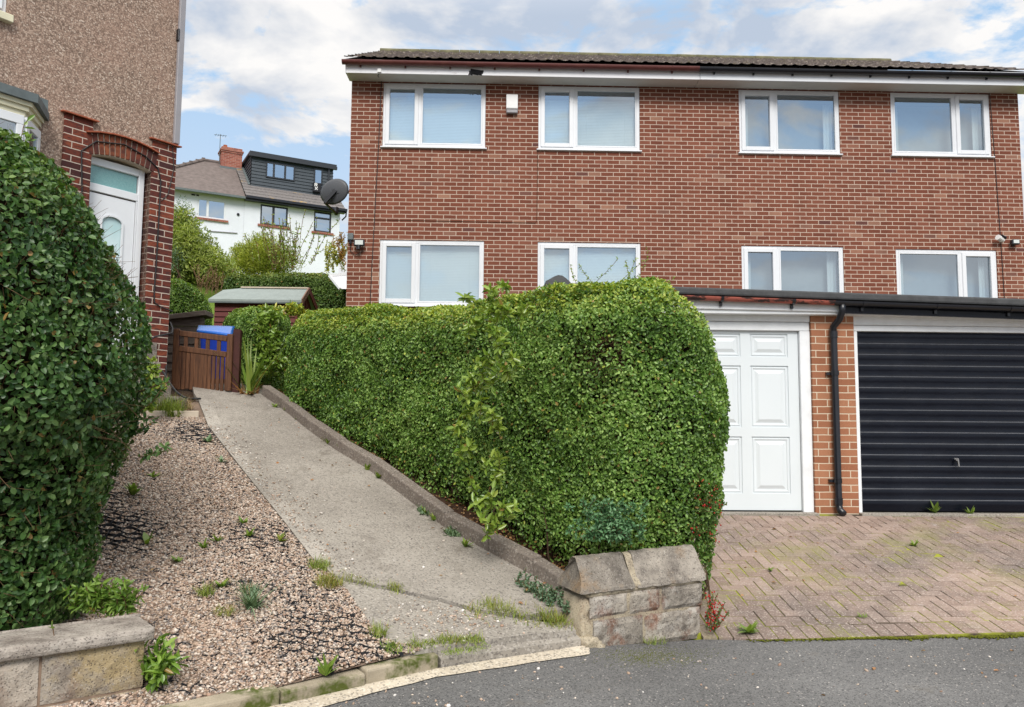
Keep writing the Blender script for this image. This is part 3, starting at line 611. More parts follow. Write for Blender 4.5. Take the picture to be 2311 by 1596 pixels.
m.add([(9.65, YH, 2.3), (9.65, YH + 7, 2.3), (9.65, YH + 7, 7.62), (9.65, YH, 7.62), (9.65, YH + 3.5, 9.3)], [(0, 1, 2, 4, 3)])
m.add([(-2.56, YH + 7, 2.3), (9.65, YH + 7, 2.3), (9.65, YH + 7, 7.62), (-2.56, YH + 7, 7.62)], [(3, 2, 1, 0)])
m.build('wall', M['brick'], house)
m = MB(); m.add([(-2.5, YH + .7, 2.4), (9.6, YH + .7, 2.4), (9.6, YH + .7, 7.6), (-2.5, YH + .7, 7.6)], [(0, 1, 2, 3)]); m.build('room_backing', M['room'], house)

def window(parent, x0, x1, z0, z1, side, blind, y, local=False, mf=None, mg=None, sill=True, lab=None):
    mf = mf or M['pvc']; mg = mg or M['glass']; f = .055; w = x1 - x0; sx = (x0 + w * .355) if side == 'L' else (x1 - w * .355)
    m = MB(); y0, y1 = y + .015, y + .085
    m.box(x0 + .002, x0 + f, y0, y1, z0 + .002, z1 - .002); m.box(x1 - f, x1 - .002, y0, y1, z0 + .002, z1 - .002); m.box(x0 + f, x1 - f, y0, y1, z0 + .002, z0 + f); m.box(x0 + f, x1 - f, y0, y1, z1 - f, z1 - .002); m.box(sx - .03, sx + .03, y0, y1, z0 + f, z1 - f)
    fr = m.build('window', mf, parent, bevel=.004, local=local)
    if lab: fr['label'] = lab
    a, b = ((x0 + f, sx - .03) if side == 'L' else (sx + .03, x1 - f)); c, d = z0 + f, z1 - f; s = .062
    m = MB(); ya, yb = y - .004, y + .06; e = .012
    m.box(a - e, a + s, ya, yb, c - e, d + e); m.box(b - s, b + e, ya, yb, c - e, d + e); m.box(a + s, b - s, ya, yb, c - e, c + s); m.box(a + s, b - s, ya, yb, d - s, d + e)
    m.build('sash', mf, fr, bevel=.006, local=local)
    m = MB(); p, q = ((sx + .03, x1 - f) if side == 'L' else (x0 + f, sx - .03)); g = .028     # bead round the fixed light
    m.box(p, p + g, y + .012, y + .06, c, d); m.box(q - g, q, y + .012, y + .06, c, d); m.box(p + g, q - g, y + .012, y + .06, c, c + g); m.box(p + g, q - g, y + .012, y + .06, d - g, d)
    m.build('glazing_bead', mf, fr, bevel=.004, local=local)
    m = MB()
    for (k, l, c2, d2) in ((a + s, b - s, c + s, d - s), (p + g, q - g, c + g, d - g)):
        yy = y + .04; m.add([(k, yy, c2), (l, yy, c2), (l, yy, d2), (k, yy, d2)], [(0, 1, 2, 3)])
    m.build('pane', mg, fr, local=local)
    if sill:
        m = MB(); m.prism([(y - .045, z0 - .028), (y + .05, z0 - .028), (y + .05, z0 + .012), (y - .045, z0 - .006)], x0 - .03, x1 + .03, 'x'); m.build('sill', mf, fr, bevel=.003, local=local)
    if blind:
        m = MB(); zt = z1 - f; zb = z0 + f + (0 if blind == 1 else .0); 
        for (k, l) in ((a + .03, b - .03), (p + .01, q - .01)):
            n = int((zt - zb) / .028)
            for i in range(n):
                z = zb + i * .028; m.add([(k, y + .13, z), (l, y + .13, z), (l, y + .134, z + .0275), (k, y + .134, z + .0275)], [(0, 1, 2, 3)])
            for tx in (.18, .82): xx = k + (l - k) * tx; m.box(xx - .004, xx + .004, y + .126, y + .129, zb, zt)
        m.build('blind', M['blind'], fr, local=local)
    if z0 > 6 and not local:
        m = MB(); m.box(x0 + f, x1 - f, y + .075, y + .11, z1 - f - .17, z1 - f); m.build('eaves_reflection_strip', M['eaves_reflection_strip'], fr, local=local)  # dark strip behind the glass imitates the eaves reflected in the pane
    if not blind:
        m = MB(); m.add([(x0, y + .35, z0), (x1, y + .35, z0), (x1, y + .35, z1), (x0, y + .35, z1)], [(0, 1, 2, 3)]); m.build('net_curtain', M['curtain'], fr, local=local)
        if not local:
            m = MB()
            for cx0, cx1 in ((x0 + f, x0 + f + .17), (x1 - f - .17, x1 - f)):
                for k in range(6): a_ = cx0 + (cx1 - cx0) * k / 6; b_ = cx0 + (cx1 - cx0) * (k + 1) / 6; m.add([(a_, y + .20 + .02 * (k % 2), z0 + f), (b_, y + .22 - .02 * (k % 2), z0 + f), (b_, y + .22 - .02 * (k % 2), z1 - f), (a_, y + .20 + .02 * (k % 2), z1 - f)], [(0, 1, 2, 3)])
            m.build('curtain', M['blind'], fr, local=local)
    return fr
M['eaves_reflection_strip'] = m_plain('dark_reflection_strip', (.045, .05, .055), .8, .2, .1)  # dark tone painted for the reflected eaves
M['curtain'] = m_plain('grey_net_curtain', (.40, .42, .44), .9, .2, .1, 4)
for (x0, x1, z0, z1, sd_, bl), lb in zip(WIN, WLAB): window(house, x0, x1, z0, z1, sd_, bl, YH, lab=lb)

# roof, eaves
def roof_tiles():
    x0e, x1e, x0r, x1r = -2.62, 9.84, -2.52, 9.12; y0, y1, z0, z1 = 13.52, 17.5, 7.77, 9.80
    nc = 13; prof = np.array([0, .025, .05, .075, .10, .13, .15, .17]); ph = np.array([.0, .012, .017, .012, .002, .0, .0, .0]) ; xs_ = []; hs = []
    x = -2.9
    while x < 9.95:
        for a_, h_ in zip(prof, ph): xs_.append(x + a_); hs.append(h_)
        x += .19
    xs_ = np.array(xs_); hs = np.array(hs); V = []; F = []; nx_ = len(xs_)
    L = math.hypot(y1 - y0, z1 - z0); ny_ = (-(z1 - z0) / L, (y1 - y0) / L); row = 0
    for k in range(nc):
        for e in (0, 1):
            t_ = (k + e * 1.0) / nc; lift = .022 if e == 0 else .004
            xl = x0e + (x0r - x0e) * t_; xr = x1e + (x1r - x1e) * t_
            for x_, h_ in zip(xs_, hs):
                xx = min(max(x_, xl), xr); o_ = lift + h_ + .004 * math.sin(x_ * 7.3 + k * 3.1); V.append((xx, y0 + (y1 - y0) * t_ + ny_[0] * o_, z0 + (z1 - z0) * t_ + ny_[1] * o_))
            if row: 
                b0 = (row - 1) * nx_; b1 = row * nx_
                for i in range(nx_ - 1): F.append((b0 + i, b0 + i + 1, b1 + i + 1, b1 + i))
            row += 1
    return np.array(V), np.array(F)
V, F = roof_tiles(); rf = npmesh('roof', V, F, M['rooftile'], house)
m = MB(); m.add([(-2.62, 13.54, 7.755), (9.84, 13.54, 7.755), (9.12, 17.5, 9.78), (-2.56, 17.5, 9.78)], [(3, 2, 1, 0)]); m.add([(-2.62, 21.4, 7.79), (9.84, 21.4, 7.79), (9.12, 17.52, 9.8), (-2.56, 17.52, 9.8)], [(0, 1, 2, 3)]); m.build('rear_slope', M['rooftile'], rf)
m = MB(); x = -2.58
while x < 9.1:
    m.tube([(x, 17.5, 9.80 + random.uniform(-.006, .006)), (min(x + .44, 9.14), 17.5, 9.80)], .075, 10); x += .45
m.build('ridge_tiles', M['ridge'], rf, smooth=True)
m = MB(); m.box(-2.595, 3.66, 13.63, 13.655, 7.547, 7.765); m.build('fascia', M['fascia'], house, bevel=.003)['label'] = 'flaking white fascia board of the left hand house'
m = MB(); m.box(3.665, 9.82, 13.625, 13.655, 7.547, 7.765); m.build('fascia', M['pvc'], house, bevel=.003)
m = MB(); m.box(-2.58, 3.65, 13.656, 14.02, 7.560, 7.575); m.box(3.66, 9.80, 13.656, 14.02, 7.560, 7.575); m.build('soffit', M['soffit'], house)
m = MB(); m.prism([(13.64, 7.555), (14.05, 7.58), (17.4, 9.66), (17.4, 9.75), (13.60, 7.76)], -2.612, -2.582, 'x'); m.build('bargeboard', M['fascia'], house)
m = MB(); m.prism([(13.64, 7.555), (14.05, 7.58), (14.05, 7.94), (13.60, 7.76)], 9.80, 9.83, 'x'); m.build('bargeboard', M['pvc'], house)
def gutter(x0, x1, y, z, mat, nb, r=.066, z1=None, lab=None, par=house):
    m = MB(); m.halfpipe(x0, x1, y, z, r, z1); g = m.build('gutter', mat, par, smooth=False)
    if lab: g['label'] = lab
    z1 = z if z1 is None else z1
    for i in range(nb):
        m = MB()
        f = (i + .4) / nb; x = x0 + (x1 - x0) * f; zz = z + (z1 - z) * f
        m.halfpipe(x - .016, x + .016, y, zz, r + .006); m.box(x - .014, x + .014, y + .03, y + .062, zz - .09, zz - .02)
        m.build('bracket', M['black_plastic'] if mat is not M['gutter_brown'] else M['gutter_brown'], g)
gutter(-2.66, 3.63, 13.565, 7.735, M['gutter_brown'], 8, lab='brown gutter of the left hand house')
gutter(3.63, 9.95, 13.565, 7.73, M['black_plastic'], 9, z1=7.728, lab='black gutter of the right hand house')
m = MB()   # the broken hole under the fascia
for i in range(14): m.tube([(-.42 + random.uniform(-.1, .25) * random.random(), 13.622, 7.62 + random.uniform(-.05, .03)), (-.40 + random.uniform(-.06, .22), 13.62, 7.60 + random.uniform(-.06, .03))], random.uniform(.008, .02), 5)
m.build('rotten_patch', M['sign_black'], house)
m = MB(); m.box(-2.05, -1.98, 13.60, 13.63, 7.555, 7.625); m.build('terminal_box', M['white_thing'], house, bevel=.005)
m = MB(); m.tube([(-2.0, 13.61, 7.57), (-2.06, 13.75, 7.555), (-1.97 - .06, 13.99, 7.58), (-2.05, 13.992, 6.5), (-2.09, 13.992, 5.2), (-2.12, 13.992, 4.2), (-2.16, 13.992, 2.6)], .007, 6); m.build('cable', M['black_cable'], house)
m = MB(); m.tube([(.80, 13.993, 6.33), (.79, 13.993, 5.05), (.77, 13.993, 5.0), (-2.5, 13.993, 5.02)], .004, 5); m.build('cable', M['bark'], house)
m = MB(); m.tube([(9.12, 13.99, 7.58), (9.16, 13.99, 6.3), (9.20, 13.99, 4.7), (9.22, 13.99, 3.4)], .006, 5); m.build('cable', M['black_cable'], house)

# things fixed to the house
t_ = thing('alarm_box', 'white burglar alarm box on the brick wall between the two left upper windows', 'alarm box', (.33, YH, 7.0))
m = MB(); m.prism([(13.90, 7.07), (13.995, 7.0), (13.995, 7.33), (13.90, 7.33)], .225, .435, 'x'); m.build('cover', M['white_thing'], t_, bevel=.012, seg=2)
m = MB(); m.box(.23, .43, 13.92, 13.99, 6.992, 7.06); m.build('lens', M['grey_plastic'], t_, bevel=.01)
t_ = thing('floodlight', 'black floodlight with motion sensor at the left corner of the brick house', 'floodlight', (-2.33, YH, 4.5))
def wpt(u, v, y): p = at(u, v, y); return tuple(p)
c0 = at(811, 549, 13.9); 
m = MB(); m.box(c0[0] - .095, c0[0] + .095, 13.86, 13.92, c0[2] - .055, c0[2] + .06); m.bar((c0[0], 13.92, c0[2]), (c0[0], 13.995, c0[2] - .02), .04, .05); m.build('housing', M['black_plastic'], t_, bevel=.01)
m = MB(); m.box(c0[0] - .07, c0[0] + .07, 13.853, 13.865, c0[2] - .035, c0[2] + .045); m.build('lamp_lens', M['lens'], t_)
m = MB(); m.tube([(c0[0] - .01, 13.87, c0[2] - .05), (c0[0] - .01, 13.86, c0[2] - .12)], [.03, .035], 10); m.build('sensor', M['black_plastic'], t_)
m = MB(); m.tube([(c0[0] - .16, 13.98, c0[2] + .02), (c0[0] - .17, 13.97, c0[2] - .12), (c0[0] - .08, 13.97, c0[2] - .2), (c0[0] + .04, 13.97, c0[2] - .14), (c0[0] + .05, 13.95, c0[2] - .03)], .007, 6); m.build('cable', M['black_cable'], t_)
c1 = at(791, 534, 13.95); t_ = thing('junction_box', 'small grey junction box above the floodlight at the house corner', 'junction box', (c1[0], YH, c1[2]))
m = MB(); m.box(c1[0] - .05, c1[0] + .05, 13.93, 13.995, c1[2] - .06, c1[2] + .06); m.build('box', M['lead'], t_, bevel=.008)
m = MB(); m.tube([(c1[0], 13.96, c1[2] - .06), (c1[0], 13.96, c1[2] - .13)], .022, 8); m.build('gland', M['black_plastic'], t_)
t_ = thing('security_camera', 'white security camera on the wall near the right end of the brick house', 'camera', (9.2, YH, 4.75)); c2 = at(2258, 539, 13.9)
m = MB(); m.tube([(c2[0] - .07, 13.87, c2[2] + .02), (c2[0] + .06, 13.93, c2[2] - .02)], [.05, .045], 12); m.tube([(c2[0] + .03, 13.93, c2[2] - .02), (c2[0] + .06, 13.995, c2[2] - .03)], .02, 8); m.build('camera_body', M['white_thing'], t_, smooth=False)
m = MB(); m.tube([(c2[0] + .0, 13.87, c2[2] + .045), (c2[0] + .09, 13.90, c2[2] + .015)], .03, 10); m.build('hood', M['sign_black'], t_)
t_ = thing('wall_lamp', 'small dark lamp beside the security camera at the right end of the brick house', 'lamp', (9.45, YH, 4.7)); c2 = at(2292, 547, 13.9)
m = MB(); m.box(c2[0] - .07, c2[0] + .07, 13.88, 13.96, c2[2] - .04, c2[2] + .05); m.box(c2[0] - .02, c2[0] + .02, 13.95, 13.995, c2[2] - .06, c2[2]); m.build('housing', M['charcoal'], t_, bevel=.01)
m = MB(); m.box(c2[0] - .05, c2[0] + .05, 13.872, 13.882, c2[2] - .02, c2[2] + .04); m.build('lamp_lens', M['lens'], t_)
# satellite dish on the gable side
t_ = thing('satellite_dish', 'grey mesh satellite dish on an arm at the left corner of the brick house', 'satellite dish', (-2.56, 14.4, 5.5)); dc = np.array(at(755, 433, 14.35)); V = []; F = []; nr, na = 6, 32
ndir = np.array((.25, .93, .12)); ndir /= np.linalg.norm(ndir); e1 = np.cross(ndir, (0, 0, 1)); e1 /= np.linalg.norm(e1); e2 = np.cross(e1, ndir)
tilt = R(18); f1 = e1 * math.cos(tilt) + e2 * math.sin(tilt); f2 = e2 * math.cos(tilt) - e1 * math.sin(tilt)
for i in range(nr + 1):
    for k in range(na):
        r_ = i / nr; a_ = 2 * math.pi * k / na; V.append(dc + f1 * .285 * r_ * math.cos(a_) + f2 * .225 * r_ * math.sin(a_) + ndir * .05 * (r_ * r_ - 1))
for i in range(nr):
    for k in range(na): F.append((i * na + k, i * na + (k + 1) % na, (i + 1) * na + (k + 1) % na, (i + 1) * na + k))
d_ = npmesh('reflector', V, F, M['dish'], t_, smooth=True); s_ = d_.modifiers.new('solid', 'SOLIDIFY'); s_.thickness = .008
m = MB(); bk = dc - ndir * .06; bk2 = bk + np.array((0, 0, -.02)); m.bar(bk2 + (0.0, 0, .0), (-2.55, bk2[1] + .03, bk2[2] + .02), .05, .05); m.bar(bk2 + (.05, -.02, .03), bk2 + (-.14, -.03, -.20), .07, .06); m.box(-2.60, -2.562, bk2[1] - .06, bk2[1] + .12, bk2[2] - .12, bk2[2] + .15); m.build('bracket', M['black_plastic'], t_)
m = MB(); m.bar(bk2 + (-.14, -.03, -.20), dc + (-.05, .45, -.28), .03, .03); m.tube([dc + (-.05, .45, -.30), dc + (-.05, .5, -.16)], .035, 8); m.build('feed_arm', M['black_plastic'], t_)

# ------------------------------------------------------------------ garages
YG = 8.45
gar = thing('garage_block', 'flat roofed double garage with a white door, a black door and an orange brick pillar', 'garage', (.65, YG, .5))
sl = lambda x: 2.895 - .0225 * (x - .65)           # the roof edge falls to the right
m = MB(); m.box(3.43, 3.895, YG - .012, YG + .22, .40, 2.66); m.build('pillar', M['brick_orange'], gar, bevel=.004)
m = MB(); m.box(6.20, 6.60, YG, YG + .22, .40, 2.62); m.build('pillar', M['brick_orange'], gar, bevel=.004)
m = MB(); m.box(.68, 1.06, YG, YG + .22, .40, 2.66)
m.box(.68, .90, YG + .221, 13.6, .40, 2.70); m.box(6.38, 6.60, YG + .221, 13.6, .40, 2.60); m.build('wall', M['brick_orange'], gar, bevel=.004)
m = MB(); x0, x1 = .55, 6.75; P = [(x0, 8.22, sl(x0) - .085), (x1, 8.22, sl(x1) - .085), (x1, 13.7, sl(x1) - .085), (x0, 13.7, sl(x0) - .085), (x0, 8.22, sl(x0) - .005), (x1, 8.22, sl(x1) - .005), (x1, 13.7, sl(x1) + .0), (x0, 13.7, sl(x0) + .0)]; m.hexa(P); rf = m.build('roof', M['felt'], gar, bevel=.02, seg=2)
m = MB()   # the lifted felt corner at the left end
cpt = at(1253, 650, 8.5)
for i in range(7):
    f = i / 6; x = cpt[0] - .12 + .26 * f; h = .075 * math.sin(math.pi * min(1, f ** 1.35 * 1.05 + .02)) ** .9
    m.add([(x, 8.23, sl(x) - .02), (x, 8.23, sl(x) + h), (x, 8.52, sl(x) + h * .8), (x, 8.55, sl(x) - .01)], [])
for i in range(6):
    b = i * 4; m.f += [(b, b + 4, b + 5, b + 1), (b + 1, b + 5, b + 6, b + 2), (b + 2, b + 6, b + 7, b + 3)]; m.mi += [0] * 3
m.build('felt_upstand', M['felt'], rf, smooth=True)
m = MB(); m.hexa([(.56, 8.30, sl(.56) - .235), (3.70, 8.30, sl(3.7) - .20), (3.70, 8.325, sl(3.7) - .20), (.56, 8.325, sl(.56) - .235), (.56, 8.30, sl(.56) - .09), (3.70, 8.30, sl(3.7) - .09), (3.70, 8.325, sl(3.7) - .09), (.56, 8.325, sl(.56) - .09)]); m.build('fascia', M['wood_frame'], gar)
m = MB(); m.hexa([(3.705, 8.295, sl(3.7) - .215), (6.74, 8.295, sl(6.74) - .215), (6.74, 8.325, sl(6.74) - .215), (3.705, 8.325, sl(3.7) - .215), (3.705, 8.295, sl(3.7) - .09), (6.74, 8.295, sl(6.74) - .09), (6.74, 8.325, sl(6.74) - .09), (3.705, 8.325, sl(3.7) - .09)]); m.build('fascia', M['garage_black'], gar)['label'] = 'black fascia board over the black door'
m = MB(); m.box(.60, 6.70, 8.325, YG + .1, 2.60, 2.66); m.build('soffit', M['wood_frame'], gar)
gutter(.60, 3.62, 8.245, sl(.6) - .095, M['gutter_peel'], 4, .045, sl(3.62) - .10, 'brown gutter with peeling paint over the white door', gar)
gutter(3.60, 6.75, 8.245, sl(3.6) - .10, M['black_plastic'], 4, .047, sl(6.75) - .10, 'black gutter over the black door', gar)
# downpipe
px_ = at(1886, 900, 8.40)[0]
m = MB(); zt = sl(3.75) - .13; m.tube([(px_ + .03, 8.245, zt + .02), (px_ + .03, 8.245, zt - .07), (px_ + .02, 8.30, zt - .15), (px_ - .01, 8.385, zt - .22), (px_ - .01, 8.385, zt - .30), (px_ - .005, 8.385, .60), (px_ - .002, 8.37, .545), (px_ + .01, 8.31, .515)], .036, 14); pp = m.build('downpipe', M['black_plastic'], gar, smooth=True)
for z in (1.98, .85):
    m = MB(); m.tube([(px_ - .008, 8.385, z - .025), (px_ - .008, 8.385, z + .025)], .043, 14); m.box(px_ - .09, px_ - .03, 8.40, 8.436, z - .02, z + .01); m.build('pipe_clip', M['black_plastic'], pp)
m = MB(); m.tube([(px_ - .01, 8.385, zt - .34), (px_ - .01, 8.385, zt - .27)], .042, 14); m.tube([(px_ - .006, 8.384, .60), (px_ - .005, 8.384, .67)], .042, 14); m.build('pipe_socket', M['black_plastic'], pp)
# frames
m = MB(); m.box(3.315, 3.428, YG + .02, YG + .10, .50, 2.435); m.box(1.062, 1.165, YG + .02, YG + .10, .50, 2.435); m.box(1.062, 3.425, YG + .022, YG + .10, 2.437, 2.53); m.box(1.062, 3.425, YG + .005, YG + .10, 2.533, 2.655); m.build('door_frame', M['wood_frame'], gar, bevel=.005)
m = MB(); m.box(3.897, 3.945, YG + .02, YG + .10, .50, 2.44); m.box(6.10, 6.198, YG + .02, YG + .10, .50, 2.44); m.box(3.897, 6.198, YG + .022, YG + .10, 2.442, 2.505); m.box(3.897, 6.198, YG + .005, YG + .10, 2.508, 2.64); m.build('door_frame', M['wood_frame'], gar, bevel=.005)['label'] = 'white timber frame round the black door'
# white panelled door
dx0, dx1, dz0, dz1, dy = 1.167, 3.312, .525, 2.434, YG + .065
cols_ = [(1.24, 1.65), (1.755, 2.165), (2.275, 2.685), (2.79, 3.20)]; rows_ = [(.70, 1.30), (1.40, 2.06), (2.155, 2.405)]
holes = [(a, b, c, d) for a, b in cols_ for c, d in rows_]
m = MB(); m.wall(dx0, dx1, dz0, dz1, holes, dy, .014)
for a, b, c, d in holes:
    ys_ = dy + .014; prof = [(0, 0.0), (.012, .0), (.018, -.008), (.030, -.008), (.034, 0), (.050, 0.0), (.085, -.014)]
    ring = lambda q_, h: [(a + q_, ys_ + h, c + q_), (b - q_, ys_ + h, c + q_), (b - q_, ys_ + h, d - q_), (a + q_, ys_ + h, d - q_)]
    for (q0, h0), (q1, h1) in zip(prof, prof[1:]):
        m.add(ring(q0, h0) + ring(q1, h1), [(i, (i + 1) % 4, 4 + (i + 1) % 4, 4 + i) for i in range(4)])
    m.add(ring(*prof[-1]), [(0, 1, 2, 3)])
dw = m.build('garage_door', M['garage_white'], gar); dw['label'] = 'white garage door with raised panels'
# black ribbed door
m = MB(); bx0, bx1, bz0, bz1 = 3.947, 6.098, .525, 2.440; nrb = 16; hh = (bz1 - bz0) / nrb; poly = []
for i in range(nrb):
    z = bz0 + i * hh
    poly += [(z, .003), (z + hh * .5, -.004 - .002 * (i % 2)), (z + hh - .010, -.009 - .002 * (i % 2)), (z + hh - .0008, .002)]
nsx = 24
Vd = []; Fd = []
for i in range(nsx + 1):
    x = bx0 + (bx1 - bx0) * i / nsx
    for z, d in poly: Vd.append((x, dy - .005 + d + .006 * math.sin(x * 2.2 + z * 2.9) * math.sin(z * 1.7), z))
npf = len(poly)
for i in range(nsx):
    for k in range(npf - 1): Fd.append((i * npf + k, (i + 1) * npf + k, (i + 1) * npf + k + 1, i * npf + k + 1))
db = npmesh('garage_door', Vd, Fd, [M['garage_black'], M['ledge_glint']], gar); db.data.polygons.foreach_set('material_index', np.array([1 if k % 4 == 2 else 0 for i in range(nsx) for k in range(npf - 1)], dtype=np.int32)); db['label'] = 'glossy black ribbed garage door'
hp = at(2162, 1038, YG); m = MB(); m.tube([(hp[0], dy - .02, hp[2]), (hp[0], dy - .055, hp[2])], .014, 10); m.bar((hp[0] - .035, dy - .05, hp[2] + .012), (hp[0] + .015, dy - .05, hp[2] + .008), .018, .014); m.bar((hp[0] + .008, dy - .05, hp[2] + .01), (hp[0] + .016, dy - .05, hp[2] - .075), .016, .018); m.build('handle', M['chrome'], db, bevel=.003)
m = MB(); m.box(1.05, 3.44, 8.36, 8.50, .44, .512); m.box(3.89, 6.21, 8.36, 8.50, .44, .512); m.build('threshold', M['apron'], gar, bevel=.006)
m = MB(); m.box(1.1, 6.2, 8.56, 8.6, .45, 2.6); m.build('inside', M['sign_black'], gar)

# ------------------------------------------------------------------ pebbledashed house on the left (local x runs away along its front, -y faces the camera)
PHI = R(54); K0 = np.array((-3.842, 9.55)); wv = np.array((math.cos(PHI), math.sin(PHI)))
lh = thing('pebbledash_house', 'pebbledashed house with dark brick door surround and white front door', 'house', (K0[0], K0[1], 0), PHI)
def LB(m, name, mat, par=lh, **k): return m.build(name, mat, par, local=True, **k)
m = MB(); m.wall(-6.5, 0, 1.2, 8.6, [(-1.02, -.30, 1.2, 4.42), (-4.2, -1.93, 5.55, 6.9)], .018, .25)
m.add([(0, .018, 1.2), (0, 8, 1.2), (0, 8, 8.6), (0, .018, 8.6)], [(0, 1, 2, 3)]); LB(m, 'wall', M['pebbledash'])
m = MB(); m.box(-.30, .004, -.004, .22, 1.3, 4.725); m.box(-1.32, -1.012, -.004, .22, 1.3, 4.715); LB(m, 'brick_surround', M['brick_dark'], bevel=.003)
# segmental arch of bricks on end
m = MB(); ac = -.66; n = 13; lo = lambda x: 4.345 + .055 * (1 - ((x - ac) / .36) ** 2); hi = lambda x: 4.575 + .06 * (1 - ((x - ac) / .40) ** 2)
m2 = MB(); N_ = 16; xs_ = [-1.05 + .78 * i / N_ for i in range(N_ + 1)]
for i in range(N_): a, b = xs_[i], xs_[i + 1]; m2.hexa([(a, .004, lo(a) - .004), (b, .004, lo(b) - .004), (b, .2, lo(b) - .004), (a, .2, lo(a) - .004), (a, .004, hi(a)), (b, .004, hi(b)), (b, .2, hi(b)), (a, .2, hi(a))])
LB(m2, 'arch_mortar', M['mortar'])
for i in range(n):
    a = -1.045 + .77 * i / n + .006; b = -1.045 + .77 * (i + 1) / n - .006; sa = (a - ac) * .12; sb = (b - ac) * .12; m.cur = (random.random(), 0, 0, 1)
    m.hexa([(a, -.008, lo(a)), (b, -.008, lo(b)), (b, .19, lo(b)), (a, .19, lo(a)), (a + sa, -.008, hi(a) - .004), (b + sb, -.008, hi(b) - .004), (b + sb, .19, hi(b) - .004), (a + sa, .19, hi(a) - .004)])
LB(m, 'brick_arch', M['arch_brick'], bevel=.004, col_attr=True)
m = MB()
def tiles(x0, x1, zf, nt):
    for i in range(nt):
        a = x0 + (x1 - x0) * i / nt + .002; b = x0 + (x1 - x0) * (i + 1) / nt - .002; j = random.uniform(-.004, .004)
        m.hexa([(a, -.045 + j, zf(a) - .008), (b, -.045 + j, zf(b) - .008), (b, .05, zf(b) + .004), (a, .05, zf(a) + .004), (a, -.045 + j, zf(a) + .010), (b, -.045 + j, zf(b) + .010), (b, .05, zf(b) + .024), (a, .05, zf(a) + .024)])
tiles(-1.36, -.965, lambda x: 4.722, 3); tiles(-.345, .05, lambda x: 4.735, 3); tiles(-1.09, -.235, lambda x: hi(x) + .008, 6); LB(m, 'tile_drip', M['terracotta'], bevel=.003)
m = MB(); m.box(-.045, .030, -.02, .07, 4.765, 8.6); pp = LB(m, 'downpipe', M['grey_plastic'], bevel=.006)
m = MB(); m.box(-.062, -.045, -.03, .07, 6.05, 6.20); LB(m, 'pipe_bracket', M['black_plastic'], pp, bevel=.004)
# front door with fanlight
m = MB(); yy = .10
for x0, x1, z0, z1 in ((-.395, -.325, 1.9, 4.36), (-1.01, -.965, 1.9, 4.36), (-.965, -.395, 4.275, 4.36), (-.965, -.395, 3.975, 4.065)): m.box(x0, x1, yy, yy + .07, z0, z1)
fr = LB(m, 'front_door', M['pvc'], bevel=.006)
m = MB(); m.box(-.955, -.405, yy + .03, yy + .035, 4.065, 4.275); LB(m, 'fanlight', M['obscure'], fr)
gx, gw, gz0, gz1 = -.685, .125, 2.95, 3.66
m = MB(); arc = [(gx + gw * math.cos(t_), gz1 + gw * .62 * math.sin(t_)) for t_ in [math.pi * i / 14 for i in range(15)]]
gl_poly = [(gx + gw, gz0)] + arc + [(gx - gw, gz0)]; outp = [(-.42, 1.95)] + [(-.42, 3.96)] * 8 + [(-.95, 3.96)] * 8 + [(-.95, 1.95)]
ins = [(gx + gw, 1.95)] + arc + [(gx - gw, 1.95)]
v1 = [(x, yy + .015, z) for x, z in ins]; v2 = [(x, yy + .015, z) for x, z in outp[:len(ins)]]; 
k = len(ins); outp2 = [(-.42, 1.95)] + [((-.42 if i < 7 else -.95) if i != 7 else gx, 3.96) for i in range(15)] + [(-.95, 1.95)]
v2 = [(x, yy + .015, z) for x, z in outp2]; m.add(v1 + v2, [(i, i + 1, k + i + 1, k + i) for i in range(k - 1)]); m.box(gx - gw, gx + gw, yy + .012, yy + .03, 1.95, gz0 - .03)
for i in range(k - 1): # moulding round the glass
    a, b = ins[i], ins[i + 1]; m.bar((a[0], yy + .01, a[1]), (b[0], yy + .01, b[1]), .02, .022, (0, 1, 0))
m.box(-.415, -.40, yy + .0, yy + .02, 1.95, 3.97); LB(m, 'door_leaf', M['pvc'], fr)
m = MB(); P = [(x, yy + .028, z) for x, z in gl_poly]; m.add(P, [tuple(range(len(P)))]); LB(m, 'door_glass', M['door_glass'], fr)
m = MB(); m.box(-1.05, -.28, .1, .28, 1.2, 1.95); LB(m, 'door_sill', M['steps'], lh, bevel=.01)
# cables on the brick surround
m = MB(); m.tube([(-1.22, -.012, 3.2), (-1.10, -.012, 3.9), (-1.13, -.012, 4.35), (-.98, -.016, 4.50), (-.66, -.02, 4.56), (-.40, -.016, 4.50), (-.235, -.012, 4.40), (-.19, -.012, 4.25), (-.195, -.012, 3.4), (-.205, -.012, 2.9), (-.20, -.014, 2.80), (-.13, -.02, 2.76), (.03, -.03, 2.72)], .008, 6)
m.tube([(-.06, -.012, 4.72), (-.03, -.012, 4.45), (-.09, -.012, 4.12), (-.17, -.012, 4.02)], .005, 5); LB(m, 'cable', M['black_cable'])
m = MB(); m.box(-.30, -.13, -.012, .1, 2.06, 2.33); LB(m, 'rendered_plinth', M['steps'], bevel=.008)
